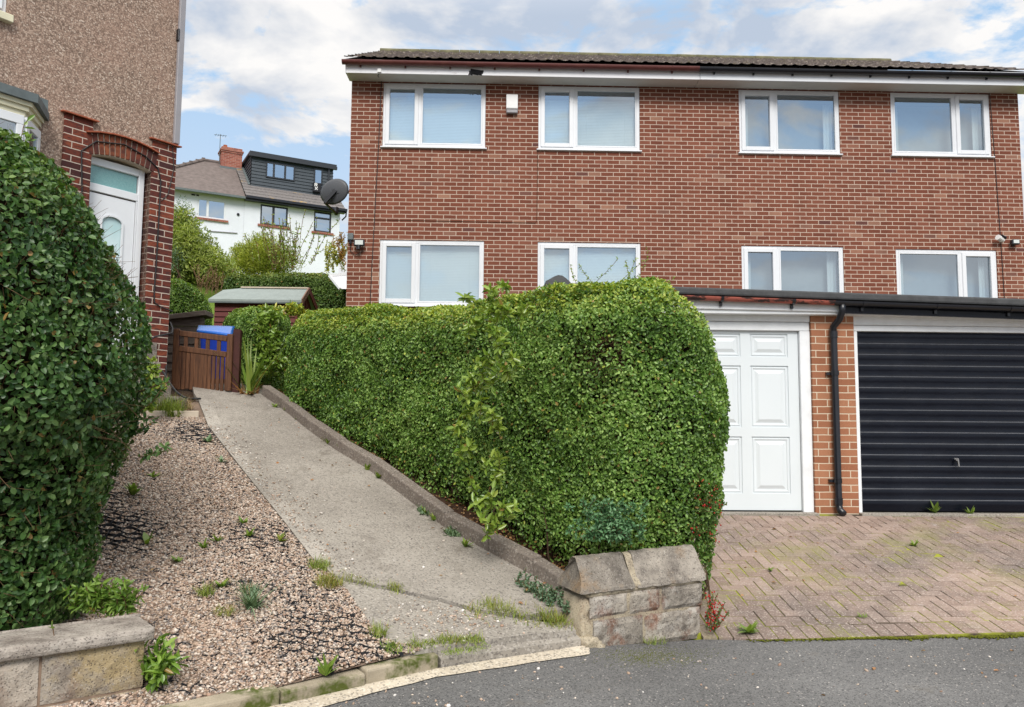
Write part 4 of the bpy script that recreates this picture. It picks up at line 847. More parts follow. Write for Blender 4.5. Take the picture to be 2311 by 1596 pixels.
# canted bay
bo = .30; bay = [(-1.60, 0), (-1.87, -bo), (-4.2, -bo), (-4.45, 0)]; ov = [(-1.47, .02), (-1.775, -bo - .10), (-4.3, -bo - .10), (-4.6, .02)]
m = MB(); P = [(x, y, 4.575) for x, y in ov] + [(x, y, 4.665) for x, y in ov] + [(x * .99 - .02, max(y, -.02), 4.80) for x, y in ov]
m.add(P, [(3, 2, 1, 0), (0, 1, 5, 4), (1, 2, 6, 5), (2, 3, 7, 6), (4, 5, 9, 8), (5, 6, 10, 9), (6, 7, 11, 10)]); br = LB(m, 'bay_roof', M['lead'])
m = MB(); md = lambda q: [(a[0] * (1 - q) + b[0] * q, a[1] * (1 - q) + b[1] * q) for a, b in zip(bay, ov)]
for q, z0, z1 in ((.62, 4.53, 4.574), (.40, 4.48, 4.529), (.18, 4.425, 4.479)):
    o_ = md(q); m.add([(x, y, z0) for x, y in o_] + [(x, y, z1) for x, y in o_], [(0, 1, 5, 4), (1, 2, 6, 5), (2, 3, 7, 6), (3, 2, 1, 0)])
LB(m, 'bay_moulding', M['cream'])
m = MB()
def post(a, b, z0, z1, q0, q1, dpt=.05):
    a, b = np.array(a), np.array(b); d = (b - a); nn = np.array((-d[1], d[0])) / np.linalg.norm(d) * dpt; p, q_ = a + d * q0, a + d * q1
    m.hexa([(*p, z0), (*q_, z0), (*(q_ + nn), z0), (*(p + nn), z0), (*p, z1), (*q_, z1), (*(q_ + nn), z1), (*(p + nn), z1)])
for a, b, ms in ((bay[1], bay[2], (0, .19, .5, .80)), (bay[0], bay[1], (0,))):
    post(a, b, 4.33, 4.424, 0, 1); post(a, b, 3.0, 3.08, 0, 1)
    for q in ms: post(a, b, 3.08, 4.33, q, q + (.028 if len(ms) > 1 else .2))
    post(a, b, 3.08, 4.33, .972 if len(ms) > 1 else .8, 1)
bf = LB(m, 'bay_window', M['pvc'], bevel=.005)
m = MB()
for a, b in ((bay[1], bay[2]), (bay[0], bay[1])): a, b = np.array(a), np.array(b); d = b - a; nn = np.array((-d[1], d[0])) / np.linalg.norm(d) * .03; a, b = a + nn, b + nn; m.add([(*a, 3.08), (*b, 3.08), (*b, 4.33), (*a, 4.33)], [(0, 1, 2, 3)])
LB(m, 'pane', M['glass'], bf)
m = MB(); m.add([(-1.9, -.05, 3.0), (-4.2, -.05, 3.0), (-4.2, -.05, 4.4), (-1.9, -.05, 4.4)], [(0, 1, 2, 3)]); LB(m, 'net_curtain', M['curtain'], bf)
m = MB(); m.box(-4.25, -1.80, -bo + .02, .02, 1.2, 2.99); LB(m, 'bay_wall', M['pebbledash'])
uw = window(lh, -4.2, -1.93, 5.56, 6.9, 'R', 0, .05, local=True, lab='upper window with a cream stone sill', sill=False)
m = MB(); m.box(-4.35, -1.90, -.05, .06, 5.46, 5.54); LB(m, 'sill', M['cream'], uw, bevel=.006)
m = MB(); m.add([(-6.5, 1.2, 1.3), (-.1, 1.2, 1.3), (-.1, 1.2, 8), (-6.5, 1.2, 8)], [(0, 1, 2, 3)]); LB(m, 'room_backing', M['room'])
# steps, timber edge
st = thing('door_steps', 'grey concrete steps leading up to the front door of the pebbledashed house', 'steps', (K0[0], K0[1], 0), PHI)
m = MB(); m.box(-1.3, -.235, -.275, -.02, 1.2, 2.085); LB(m, 'step', M['steps'], st, bevel=.015, seg=2)
m = MB(); m.box(-1.3, -.215, -.47, -.28, 1.2, 1.83); LB(m, 'step', M['steps'], st, bevel=.015, seg=2)
m = MB(); m.box(-1.3, -.19, -.75, -.475, 1.2, 1.685); LB(m, 'step', M['steps'], st, bevel=.02, seg=2)
a, b = onG(330, 940), onG(447, 940); m = MB(); m.bar((a[0], a[1], a[2] + .02), (b[0], b[1], b[2] + .02), .07, .08); tag(m.build('timber_edging', M['shed_ridge'], bevel=.006), 'pale timber board edging the top of the gravel bed', 'edging')
# hose pipe lying by the steps
hp_ = [(378, 742, 9.62), (384, 728, 9.6), (390, 742, 9.56), (388, 752, 9.52), (375, 755, 9.38), (350, 760, 9.3), (330, 772, 9.25), (325, 795, 9.2), (333, 812, 9.16), (343, 824, 9.1)]
m = MB(); m.tube([tuple(at(*p)) for p in hp_], .011, 7); m.tube([tuple(at(*p)) for p in ((364, 836, 9.0), (372, 845, 8.98), (385, 868, 8.92), (398, 885, 8.85), (412, 895, 8.8), (420, 898, 8.77))], .012, 7)
m.tube([tuple(at(*p)) for p in ((378, 745, 9.64), (376, 800, 9.6), (374, 850, 9.5), (366, 862, 9.2), (358, 870, 8.95), (358, 885, 8.9), (368, 900, 8.86), (385, 905, 8.82), (398, 903, 8.8))], .010, 7)
q0 = onG(432, 905); m.tube([(q0[0] - .06, q0[1] + .02, q0[2] + .03), (q0[0] + .04, q0[1], q0[2] + .025), (q0[0] + .12, q0[1] - .05, q0[2] + .025), (q0[0] + .02, q0[1] - .04, q0[2] + .025), (q0[0] - .04, q0[1] + .0, q0[2] + .025)], .012, 7)
tag(m.build('hose', M['black_cable'], smooth=True), 'loose black hose hanging off the house corner and trailing over the steps', 'hose')

# ------------------------------------------------------------------ white house up the hill
P2 = R(27.5); K2 = np.array(at(552, 450, 35.0))
wh = thing('white_house', 'white rendered semi with a charcoal clad dormer, up the hill behind', 'house', (K2[0], K2[1], 0), P2)
def WB(m, name, mat, par=wh, **k): return m.build(name, mat, par, local=True, **k)
wins = [(-1.94, -.77, 10.22, 11.08), (.70, 1.91, 10.26, 11.17), (3.11, 3.92, 10.24, 11.2)]
m = MB(); m.wall(-4.6, 0, 5.5, 11.32, wins[:1], 0.012, .15); m.wall(0, 4.32, 5.5, 11.36, wins[1:], -.005, .15)
m.add([(4.32, -.005, 5.5), (4.32, 6.2, 5.5), (4.32, 6.2, 11.3), (4.32, 3, 13.5), (4.32, -.005, 11.36)], [(0, 1, 2, 3, 4)]); m.add([(-4.6, 0, 5.5), (-4.6, 6, 5.5), (-4.6, 6, 11.3), (-4.6, 0, 11.3)], [(3, 2, 1, 0)]); m.add([(-4.6, 6.1, 5.5), (4.32, 6.1, 5.5), (4.32, 6.1, 11.3), (-4.6, 6.1, 11.3)], [(3, 2, 1, 0)]); WB(m, 'wall', M['render'])
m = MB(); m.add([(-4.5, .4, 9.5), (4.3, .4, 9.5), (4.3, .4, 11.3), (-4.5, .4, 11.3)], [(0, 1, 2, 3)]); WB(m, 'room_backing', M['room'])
m = MB(); m.add([(-4.8, -.28, 11.30), (0, -.28, 11.30), (0, 3, 13.68), (-1.37, 3, 13.68)], [(0, 1, 2, 3)]); m.add([(-4.8, -.28, 11.30), (-1.37, 3, 13.68), (-4.8, 6.3, 11.3)], [(0, 1, 2)]); m.add([(0, 6.3, 11.3), (-4.8, 6.3, 11.3), (-1.37, 3, 13.68), (0, 3, 13.68)], [(0, 1, 2, 3)]); rfl = WB(m, 'roof', M['tile_far'])
rfl['label'] = 'old brown hipped tile roof'
m = MB(); m.tube([(-4.75, -.25, 11.34), (-1.4, 3, 13.70)], .09, 8); m.tube([(-1.45, 3, 13.70), (-.66, 3, 13.70)], .09, 8)
for i in range(12): f = i / 11; m.box(-4.75 + 3.35 * f - .07, -4.75 + 3.35 * f + .07, -.25 + 3.25 * f - .08, -.25 + 3.25 * f + .08, 11.36 + 2.36 * f, 11.42 + 2.36 * f + random.uniform(0, .03))
WB(m, 'hip_tiles', M['tile_far'], rfl)
m = MB(); nst = 11
for i in range(nst):
    f0, f1_ = i / nst, (i + 1) / nst; y0, y1 = -.30 + 3.3 * f0, -.30 + 3.3 * f1_; z0, z1 = 11.36 + 2.36 * f0, 11.36 + 2.36 * f1_
    m.add([(0, y0, z0 + .05), (4.50, y0, z0 + .05), (4.50, y1, z1 + .012), (0, y1, z1 + .012), (0, y0, z0 - .02), (4.50, y0, z0 - .02)], [(0, 1, 2, 3), (4, 5, 1, 0)])
m.add([(0, 6.3, 11.3), (4.5, 6.3, 11.3), (4.5, 3, 13.72), (0, 3, 13.72)], [(3, 2, 1, 0)]); WB(m, 'roof', M['tile_grey'])['label'] = 'newer grey tiled roof with orange lichen'
m = MB(); m.box(-4.8, -.02, -.38, -.27, 11.22, 11.31); WB(m, 'gutter', M['lead'])
m = MB(); m.box(.0, 4.55, -.42, -.30, 11.27, 11.38); m.box(.0, 4.5, -.30, -.02, 11.2, 11.29); g_ = WB(m, 'gutter', M['black_plastic']); m = MB(); m.tube([(4.52, -.36, 11.3), (4.52, -.3, 11.05), (4.40, -.1, 10.9)], .035, 8); WB(m, 'downpipe', M['black_plastic'], g_)
# dormer
dx0, dx1, dyf, dzb, dzt = .40, 4.17, .85, 11.98, 13.66
dm = MB(); nb = 11; hh = (dzt - dzb) / nb
for i in range(nb):
    z0 = dzb + i * hh; dm.add([(dx0, dyf - .03, z0), (dx1, dyf - .03, z0), (dx1, dyf, z0 + hh), (dx0, dyf, z0 + hh), (dx0, dyf, z0), (dx1, dyf, z0)], [(0, 1, 2, 3), (4, 5, 1, 0)])
    dm.add([(dx0 - .03, dyf, z0), (dx0 - .03, 3.1, z0), (dx0, 3.1, z0 + hh), (dx0, dyf, z0 + hh)], [(1, 0, 3, 2)]); dm.add([(dx1 + .03, dyf, z0), (dx1 + .03, 3.1, z0), (dx1, 3.1, z0 + hh), (dx1, dyf, z0 + hh)], [(0, 1, 2, 3)])
d_ = WB(dm, 'dormer', M['cladding'])
m = MB(); m.box(dx0 - .12, dx1 + .14, dyf - .16, 4.0, dzt + .003, dzt + .11); m.box(dx0 - .14, dx1 + .16, dyf - .19, dyf - .05, dzt - .13, dzt + .0); WB(m, 'dormer_roof', M['charcoal'], d_)
m = MB(); m.box(dx1 - .25, dx1 - .17, dyf - .1, dyf - .035, dzb + .2, dzt - .13); WB(m, 'dormer_downpipe', M['charcoal'], d_)
m = MB(); m.add([(.0 + .02, dyf - .3, 11.80), (dx1 + .2, dyf - .3, 11.80), (dx1 + .2, dyf - .02, 12.03), (.02, dyf - .02, 12.03)], [(0, 1, 2, 3)]); m.add([(dx0 - .12, dyf, 12.24), (dx0 + .0, dyf, 12.24), (dx0 + .0, 3.0, 13.78), (dx0 - .12, 3.0, 13.78)], [(0, 1, 2, 3)]); WB(m, 'flashing', M['lead'], d_)
def fwin(x0, x1, z0, z1, y, mat, nm, mull=(), par=wh, f=.06, rails=(), depth=.06, lab=None):
    m = MB(); m.box(x0, x0 + f, y, y + depth, z0, z1); m.box(x1 - f, x1, y, y + depth, z0, z1); m.box(x0 + f, x1 - f, y, y + depth, z0, z0 + f); m.box(x0 + f, x1 - f, y, y + depth, z1 - f, z1)
    for q in mull: xx = x0 + (x1 - x0) * q; m.box(xx - f * .7, xx + f * .7, y - .008, y + depth - .01, z0 + f, z1 - f)
    for q in rails: zz = z0 + (z1 - z0) * q; m.box(x0 + f, x1 - f, y - .004, y + depth - .01, zz - .04, zz + .04)
    w_ = WB(m, nm, mat, par, bevel=.004)
    if lab: w_['label'] = lab
    m = MB(); m.add([(x0 + f, y + .03, z0 + f), (x1 - f, y + .03, z0 + f), (x1 - f, y + .03, z1 - f), (x0 + f, y + .03, z1 - f)], [(0, 1, 2, 3)]); WB(m, 'pane', M['glass_far'], w_); 
    return w_
fwin(1.04, 2.36, 12.68, 13.41, dyf - .06, M['charcoal'], 'dormer_window', (.27, .66), d_); fwin(3.26, 3.67, 12.72, 13.47, dyf - .06, M['charcoal'], 'dormer_window', (), d_)
m = MB(); m.box(1.0, 2.4, dyf + .05, dyf + .06, 12.6, 13.5); m.box(3.2, 3.7, dyf + .05, dyf + .06, 12.6, 13.5); WB(m, 'net_curtain', M['curtain'], d_)
for (x0, x1, z0, z1), mt, mu, rl in ((wins[0], M['pvc'], (.36,), ()), (wins[1], M['charcoal'], (.48,), ()), (wins[2], M['charcoal'], (), (.68,))):
    yf = .02; w_ = fwin(x0, x1, z0, z1, yf, mt, 'window', mu, rails=rl, f=.07)
    m = MB(); nn = 14
    for i in range(nn): a = x0 - .1 + (x1 - x0 + .22) * i / nn; b = x0 - .1 + (x1 - x0 + .22) * (i + 1) / nn - .008; m.box(a, b, -.07, .05, z0 - .10, z0 - .005)
    WB(m, 'sill', M['brick_far'], w_)
    m = MB(); m.add([(x0, .2, z0), (x1, .2, z0), (x1, .2, z1), (x0, .2, z1)], [(0, 1, 2, 3)]); WB(m, 'net_curtain', M['curtain'], w_)
m = MB(); m.tube([(-.25, -.03, 10.56), (-.25, .01, 10.56)], .06, 14); m.box(-2.2, -2.05, -.01, .01, 11.14, 11.2); m.box(-2.0, -1.9, -.01, .01, 11.14, 11.2); WB(m, 'vent', M['sign_black'])
m = MB(); m.tube([(-1.5, -.02, 9.66), (-.25, -.02, 9.72)], .022, 6); WB(m, 'pipe', M['grey_plastic'])
# chimney and aerial
m = MB(); m.box(-.66, .28, 2.6, 3.3, 13.1, 14.12); m.box(-.69, .31, 2.57, 3.33, 14.12, 14.20); m.box(-.72, .34, 2.54, 3.36, 14.20, 14.28); m.box(-.66, .28, 2.6, 3.3, 14.281, 14.40)
ch = WB(m, 'chimney', M['brick_far'], wh, bevel=.01)
m = MB(); m.tube([(-.46, 2.9, 14.38), (-.46, 2.9, 14.56)], [.11, .09], 12); WB(m, 'chimney_pot', M['terracotta'], ch)
m = MB(); m.box(-.72, .33, 2.5, 2.58, 13.15, 13.42); WB(m, 'lead_flashing', M['lead'], ch)
m = MB(); m.tube([(-.70, 2.9, 13.4), (-.70, 2.9, 15.05)], .016, 5); m.tube([(-.98, 2.9, 14.98), (-.42, 2.9, 15.02)], .012, 5)
for i in range(5): m.tube([(-.9 + .11 * i, 2.75, 14.99), (-.9 + .11 * i, 3.05, 14.99)], .008, 4)
WB(m, 'aerial', M['lead'], ch)
# small black board with white letters below the dormer window
sg = thing('letter_board', 'small black board with white letters under the narrow dormer window', 'sign', (K2[0], K2[1], 0), P2)
sx0, sx1, sz0, sz1, sy = 3.20, 3.60, 12.30, 12.74, dyf - .17
m = MB(); m.box(sx0, sx1, sy, sy + .12, sz0, sz1); WB(m, 'board', M['sign_black'], sg, bevel=.02)
m = MB(); ox, oz, yb_ = 3.33, 12.56, sy - .006
def stroke(a, b, w_=.032): m.bar((ox + a[0], yb_, oz + a[1]), (ox + b[0], yb_, oz + b[1]), .008, w_, (0, 0, 1)) if abs(b[0] - a[0]) > abs(b[1] - a[1]) else m.bar((ox + a[0], yb_, oz + a[1]), (ox + b[0], yb_, oz + b[1]), w_, .008, (0, 1, 0))
for a, b in (((-.05, .0), (-.05, .15)), ((-.05, .15), (.05, .14)), ((.05, .14), (.055, .08)), ((.055, .08), (-.04, .075)), ((.0, .07), (.07, .0)), ((-.04, -.16), (.08, -.03)), ((-.04, -.03), (.08, -.16))): stroke(a, b)
WB(m, 'letters', M['sign_white'], sg)

# ------------------------------------------------------------------ gate, bin, sheds, canopy
gl_, gr_ = onG(380, 872), onG(528, 884); gb = 1.86; gx0, gx1, gy = gl_[0], gr_[0], 10.0
gt = thing('garden_gate', 'brown stained wooden picket gate between the house corner and the hedge', 'gate', (gx0, gy, gb))
zt0, zt1 = at(384, 744, gy)[2], at(528, 757, gy)[2]; zm0, zm1 = at(400, 783, gy)[2], at(520, 797, gy)[2]; zb0, zb1 = at(400, 878, gy)[2], at(520, 883, gy)[2]
def gz(f, a, b): return a + (b - a) * f
m = MB(); W_ = gx1 - gx0
def vbar(f, w_, z0, z1, y0, y1): x = gx0 + W_ * f; m.box(x - w_ / 2, x + w_ / 2, y0, y1, z0, z1)
for f in (.045, .955): vbar(f, .07, gz(f, zb0, zb1), gz(f, zt0, zt1) + .012, gy - .025, gy + .025)
m.bar((gx0 + .07, gy, zt0 - .045), (gx1 - .07, gy, zt1 - .045), .045, .07); m.bar((gx0 + .07, gy, zm0 - .02), (gx1 - .07, gy, zm1 - .02), .045, .07)
for f in (.205, .385, .575, .765): vbar(f, .05, gz(f, zm0, zm1), gz(f, zt0, zt1) - .06, gy - .012, gy + .012)
m.build('gate_frame', M['wood_brown'], gt, bevel=.006)
m = MB(); npk = 12
for i in range(npk):
    f = .11 + .80 * i / (npk - 1); w_ = .062 if i in (4, 5, 6) else (.040 if i >= 8 else .047); vbar(f, w_ + random.uniform(-.003, .003), gz(f, zb0, zb1) + random.uniform(-.008, .008), gz(f, zm0, zm1) - .04, gy - .012, gy + .012)
m.build('picket', M['wood_brown'], gt, bevel=.004)
m = MB(); m.bar((gx0 + .06, gy + .025, zb0 + .12), (gx1 - .06, gy + .025, zb1 + .12), .022, .06); m.build('rear_rail', M['wood_brown'], gt)
pz = at(537, 745, 10.06); m = MB(); m.box(pz[0] - .045, pz[0] + .045, 10.02, 10.10, 1.6, pz[2]); m.prism([(pz[0] - .045, pz[2]), (pz[0] + .045, pz[2]), (pz[0], pz[2] + .012)], 10.02, 10.10); tag(m.build('gate_post', M['post_red'], bevel=.004), 'dark red timber gate post between the gate and the hedge', 'post')
bx0_, bx1_ = at(448, 790, 10.55)[0], at(517, 790, 10.55)[0]; bl = thing('wheelie_bin', 'bright blue wheelie bin standing just behind the brown gate', 'bin', ((bx0_ + bx1_) / 2, 10.8, 1.8)); lz = at(480, 748, 10.7)[2]
m = MB(); m.hexa([(bx0_ + .05, 10.62, 1.80), (bx1_ - .03, 10.62, 1.80), (bx1_ - .03, 11.0, 1.80), (bx0_ + .05, 11.0, 1.80), (bx0_, 10.55, lz), (bx1_, 10.55, lz - .03), (bx1_, 11.05, lz - .03), (bx0_, 11.05, lz)]); m.build('body', M['bin_blue'], bl, bevel=.025, seg=3)
la, lb, lc, ld = at(444, 746, 10.5), at(524, 756, 10.5), at(530, 736, 10.95), at(448, 734, 10.95)
m = MB(); nx_ = 10; V = []; F = []
for k, (zz_) in enumerate((0, 1)):
    pass
top = []
for j in range(9):
    for i in range(11):
        f, g = i / 10, j / 8; p = (1 - f) * (1 - g) * la + f * (1 - g) * lb + f * g * lc + (1 - f) * g * ld; top.append((p[0], p[1], p[2] + .018 * math.sin(math.pi * f) ** .5 * math.sin(math.pi * g) ** .5))
F = [(j * 11 + i, j * 11 + i + 1, (j + 1) * 11 + i + 1, (j + 1) * 11 + i) for j in range(8) for i in range(10)]
lid = npmesh('lid', top, F, M['bin_lid'], bl, smooth=True); s_ = lid.modifiers.new('solid', 'SOLIDIFY'); s_.thickness = .03
m = MB(); m.tube([tuple(la + (.02, .42, .0)), tuple(lb + (-.04, .42, .0))], .022, 8); m.build('hinge_bar', M['bin_lid'], lid)
m = MB(); 
for x in (bx0_ + .06, bx1_ - .06): m.tube([(x - .03, 11.02, 1.88), (x + .03, 11.02, 1.88)], .10, 14)
m.build('wheel', M['black_plastic'], bl)
# grey lean-to shed
e0, e1 = at(383, 712, 12.0), at(470, 702, 12.0); gs = thing('grey_shed', 'weathered grey timber lean-to shed behind the gate', 'shed', (-4.6, 12.2, 1.95))
m = MB(); xl = e0[0] - .9; zl = e0[2] - .9 * (e1[2] - e0[2]) / (e1[0] - e0[0]); m.hexa([(xl, 11.9, zl - .075), (e1[0], 11.9, e1[2] - .075), (e1[0] - .02, 12.3, e1[2] - .07), (xl, 12.3, zl - .07), (xl, 11.9, zl), (e1[0], 11.9, e1[2]), (e1[0] - .02, 12.3, e1[2] + .0), (xl, 12.3, zl + .0)]); m.build('roof', M['wood_grey'], gs, bevel=.006)
m = MB(); wr = at(452, 740, 12.05)[0]; nb = 8; z = 1.9
for i in range(nb): z0 = 1.9 + i * .135; m.add([(xl + .1, 12.03, z0), (wr, 12.03, z0), (wr, 12.055, z0 + .132), (xl + .1, 12.055, z0 + .132), (xl + .1, 12.06, z0), (wr, 12.06, z0)], [(0, 1, 2, 3), (4, 5, 1, 0)])
m.box(wr, wr + .05, 12.02, 12.10, 1.9, e1[2] - .1); m.box(xl + .1, wr + .03, 12.08, 12.25, 1.9, zl - .08); m.build('board_wall', M['wood_grey'], gs)
# maroon shed with apex roof
s0, s1, r0_, r1_ = at(470, 673, 19.0), at(681, 679, 19.0), at(545, 648, 19.9), at(696, 655, 19.9); rsd = thing('red_shed', 'maroon wooden shed with a pale felt apex roof beyond the hedge', 'shed', (-5.6, 19.8, 2.6)); g1 = at(711, 700, 20.8)
zr, ze = (r0_[2] + r1_[2]) / 2, (s0[2] + s1[2]) / 2
m = MB(); m.hexa([(s0[0], 19.0, ze - .05), (s1[0], 19.0, ze - .05), (r1_[0] + .0, 19.9, zr - .05), (r0_[0] - .45, 19.9, zr - .05), (s0[0], 19.0, ze), (s1[0], 19.0, ze), (r1_[0], 19.9, zr), (r0_[0] - .45 + .45, 19.9, zr)])
m.hexa([(r0_[0], 19.9, zr - .05), (r1_[0], 19.9, zr - .05), (s1[0], 20.8, ze - .05), (s0[0], 20.8, ze - .05), (r0_[0], 19.9, zr), (r1_[0], 19.9, zr), (s1[0], 20.8, ze), (s0[0], 20.8, ze)]); rr_ = m.build('roof', M['felt_light'], rsd)
m = MB(); m.box(r0_[0], r1_[0], 19.85, 19.95, zr + .003, zr + .035); m.build('ridge_strip', M['shed_ridge'], rr_)
m = MB(); xw0, xw1 = s0[0] + .12, s1[0] - .12; z = 2.5
while z < ze - .08: m.add([(xw0, 19.09, z), (xw1, 19.09, z), (xw1, 19.12, z + .128), (xw0, 19.12, z + .128), (xw0, 19.125, z), (xw1, 19.125, z)], [(0, 1, 2, 3), (4, 5, 1, 0)]); z += .13
m.add([(xw1, 19.13, 2.5), (xw1, 20.7, 2.5), (xw1, 20.7, ze - .06), (xw1, 19.9, zr - .06), (xw1, 19.13, ze - .06)], [(0, 1, 2, 3, 4)]); m.add([(xw0, 19.13, 2.5), (xw0, 20.7, 2.5), (xw0, 20.7, ze - .06), (xw0, 19.9, zr - .06), (xw0, 19.13, ze - .06)], [(4, 3, 2, 1, 0)]); m.box(xw1 - .05, xw1 + .012, 19.075, 19.14, 2.5, ze - .06)
for yy_ in (19.5, 19.9, 20.3): m.box(xw1 + .003, xw1 + .018, yy_ - .02, yy_ + .02, 2.5, ze + .1)
m.build('board_wall', M['shed_red'], rsd)
m = MB(); m.bar((s1[0] + .015, 18.98, ze - .04), (r1_[0] + .015, 19.9, zr - .03), .03, .14); m.build('bargeboard', M['shed_trim'], rsd)
m = MB(); m.bar((s1[0] + .02, 20.9, ze - .1), (r1_[0] + .02, 19.9, zr - .03), .03, .14); m.build('bargeboard', M['shed_red'], rsd)
m = MB(); m.box(s0[0] + .02, s1[0] - .02, 18.985, 19.01, ze - .09, ze - .052); m.build('eaves_batten', M['lead'], rsd)
# white canopy roof behind the brick house
cz = at(745, 622, 21.0); cz2 = at(782, 612, 21.0); cp = thing('patio_canopy', 'white patio canopy roof poking out behind the corner of the brick house', 'canopy', (cz2[0], 21.6, 2.6))
m = MB(); P = [(cz[0], 20.9, cz[2] - .02), (cz[0] + .35, 20.6, cz[2] - .42), (cz2[0] + 2.2, 20.6, cz[2] - .42), (cz2[0] + 2.2, 20.9, cz2[2] + .1), (cz[0] + .05, 22.8, cz[2] + .02), (cz2[0] + 2.2, 22.8, cz2[2] + .16)]
m.add(P, [(0, 1, 2, 3), (0, 3, 5, 4), (0, 4, 1)]); m.build('roof_panel', M['canopy'], cp)
m = MB(); m.bar(P[0], P[3], .05, .07); m.bar(P[0], P[1], .05, .06); m.box(cz[0] + .9, cz[0] + .98, 21.4, 21.48, 2.5, cz[2] - .1); m.build('canopy_frame', M['pvc'], cp)

# ------------------------------------------------------------------ stone pier at the end of the hedge
pA, pB = np.array(atz(1322, 1462, 0.0))[:2], np.array(atz(1588, 1436, 0.0))[:2]; dE = (pB - pA) / np.linalg.norm(pB - pA); nE = np.array((-dE[1], dE[0])); PW = np.linalg.norm(pB - pA); PD = .33
pier = thing('stone_pier', 'short weathered stone garden wall stub with saddleback coping at the hedge end', 'wall', (pA[0], pA[1], 0))
def rblock(m, x0, x1, z0, z1, y0, y1, rough=.008, tiltf=0.0, nx=9, nz=6):
    V = []; F = []; ph = random.uniform(0, 9); m.cur = (random.random(), 0, 0, 1)
    n3 = lambda x, z: rough * (math.sin(x * 31 + ph) * math.sin(z * 37 + ph * 2) + .6 * math.sin(x * 71 + z * 53 + ph * 3) + .4 * math.sin(x * 130 - z * 97 + ph))
    for j in range(nz + 1):
        for i in range(nx + 1):
            f, g = i / nx, j / nz; x, z = x0 + (x1 - x0) * f, z0 + (z1 - z0) * g; ed = min(min(f, 1 - f) * (x1 - x0), min(g, 1 - g) * (z1 - z0)); r_ = max(0, .018 - ed) * .9; y = y0 + r_ - n3(x, z) * (1 if ed > 0 else .3)
            V.append((x, y, z + tiltf * x))
    b = (nx + 1) * (nz + 1)
    for j in range(nz):
        for i in range(nx): a = j * (nx + 1) + i; F.append((a, a + 1, a + nx + 2, a + nx + 1))
    rim = [i for i in range(nx + 1)] + [(j + 1) * (nx + 1) - 1 for j in range(1, nz + 1)] + [nz * (nx + 1) + i for i in range(nx - 1, -1, -1)] + [j * (nx + 1) for j in range(nz - 1, 0, -1)]
    for r in rim: V.append((V[r][0], y1, V[r][2]))
    n_ = len(rim)
    for k in range(n_): F.append((rim[(k + 1) % n_], rim[k], b + k, b + (k + 1) % n_))
    F.append(tuple(b + k for k in range(n_)))
    fr_ = [(pA[0] + dE[0] * x + nE[0] * y, pA[1] + dE[1] * x + nE[1] * y, z) for x, y, z in V]; m.add(fr_, F); m.cur = None
m = MB(); tf = .045
for x0, x1, z0, z1 in ((.035, .305, .170, .310), (.322, .545, .168, .312), (.562, PW - .003, .166, .310), (.06, .415, -.05, .154), (.432, PW - .02, -.05, .156)): rblock(m, x0, x1, z0, z1, random.uniform(-.010, .004), PD, .0035, tf)
m.build('stone_block', M['pier'], pier, col_attr=True)
m = MB(); rblock(m, .02, PW - .012, .305, .345, -.004, PD - .01, .004, tf); rblock(m, .035, PW - .03, -.05, .355, .012, PD - .02, .004, tf); rblock(m, -.02, .10, -.05, .30, .03, PD + .02, .016, tf); rblock(m, -.05, .14, -.06, .06, -.02, PD, .02); m.build('mortar_core', M['pier_mortar'], pier, smooth=True)
def coping(x0, x1, zb, zt, lab, mat, y0=-.015, lean=0.0):
    m = MB(); V = []; F = []; prof = [(y0, zb), (y0 + .004, zb + .02), (y0 + .13, zt - .012), (y0 + .155, zt), (y0 + .19, zt - .002), (PD + .03, zb + .04), (PD + .03, zb)]; nx = 14; n_ = len(prof); ph = random.uniform(0, 9); dense = []
    for (a, b), (c, d) in zip(prof, prof[1:] + prof[:1]):
        for k in range(6): dense.append((a + (c - a) * k / 6, b + (d - b) * k / 6))
    n_ = len(dense); m.cur = (random.random(), 0, 0, 1)
    for i in range(nx + 1):
        f = i / nx; x = x0 + (x1 - x0) * f; e = .010 * (1 if i in (0, nx) else 0)
        for y, z in dense:
            q = .006 * (math.sin(x * 40 + ph + z * 33) * math.sin(y * 50 + ph) + .5 * math.sin(x * 95 + y * 80)); cy, cz_ = .16, (zb + zt) / 2; xx = x + (lean * (z - zb) if i == 0 else 0) - (lean * .6 * (z - zb) if i == nx else 0)
            yy_ = y + (cy - y) * e * 2 + q; zz_ = z + (cz_ - z) * e * 2 + q * .6 + tf * x; V.append((pA[0] + dE[0] * xx + nE[0] * yy_, pA[1] + dE[1] * xx + nE[1] * yy_, zz_))
    for i in range(nx):
        for k in range(n_): F.append((i * n_ + k, i * n_ + (k + 1) % n_, (i + 1) * n_ + (k + 1) % n_, (i + 1) * n_ + k))
    F.append(tuple(range(n_))); F.append(tuple(range(nx * n_, (nx + 1) * n_))[::-1]); m.add(V, F)
    o_ = m.build('coping_stone', mat, pier, col_attr=True); o_['label'] = lab
coping(.335, .395, .338, .538, 'pale mortar joint between the coping stones', M['pier_mortar'], y0=-.010, lean=.1)
coping(-.045, .355, .335, .545, 'smaller grey coping stone', M['coping_dark'], lean=.35); coping(.372, PW + .02, .332, .545, 'longer coping stone stained orange', M['coping_dark'], lean=.10)

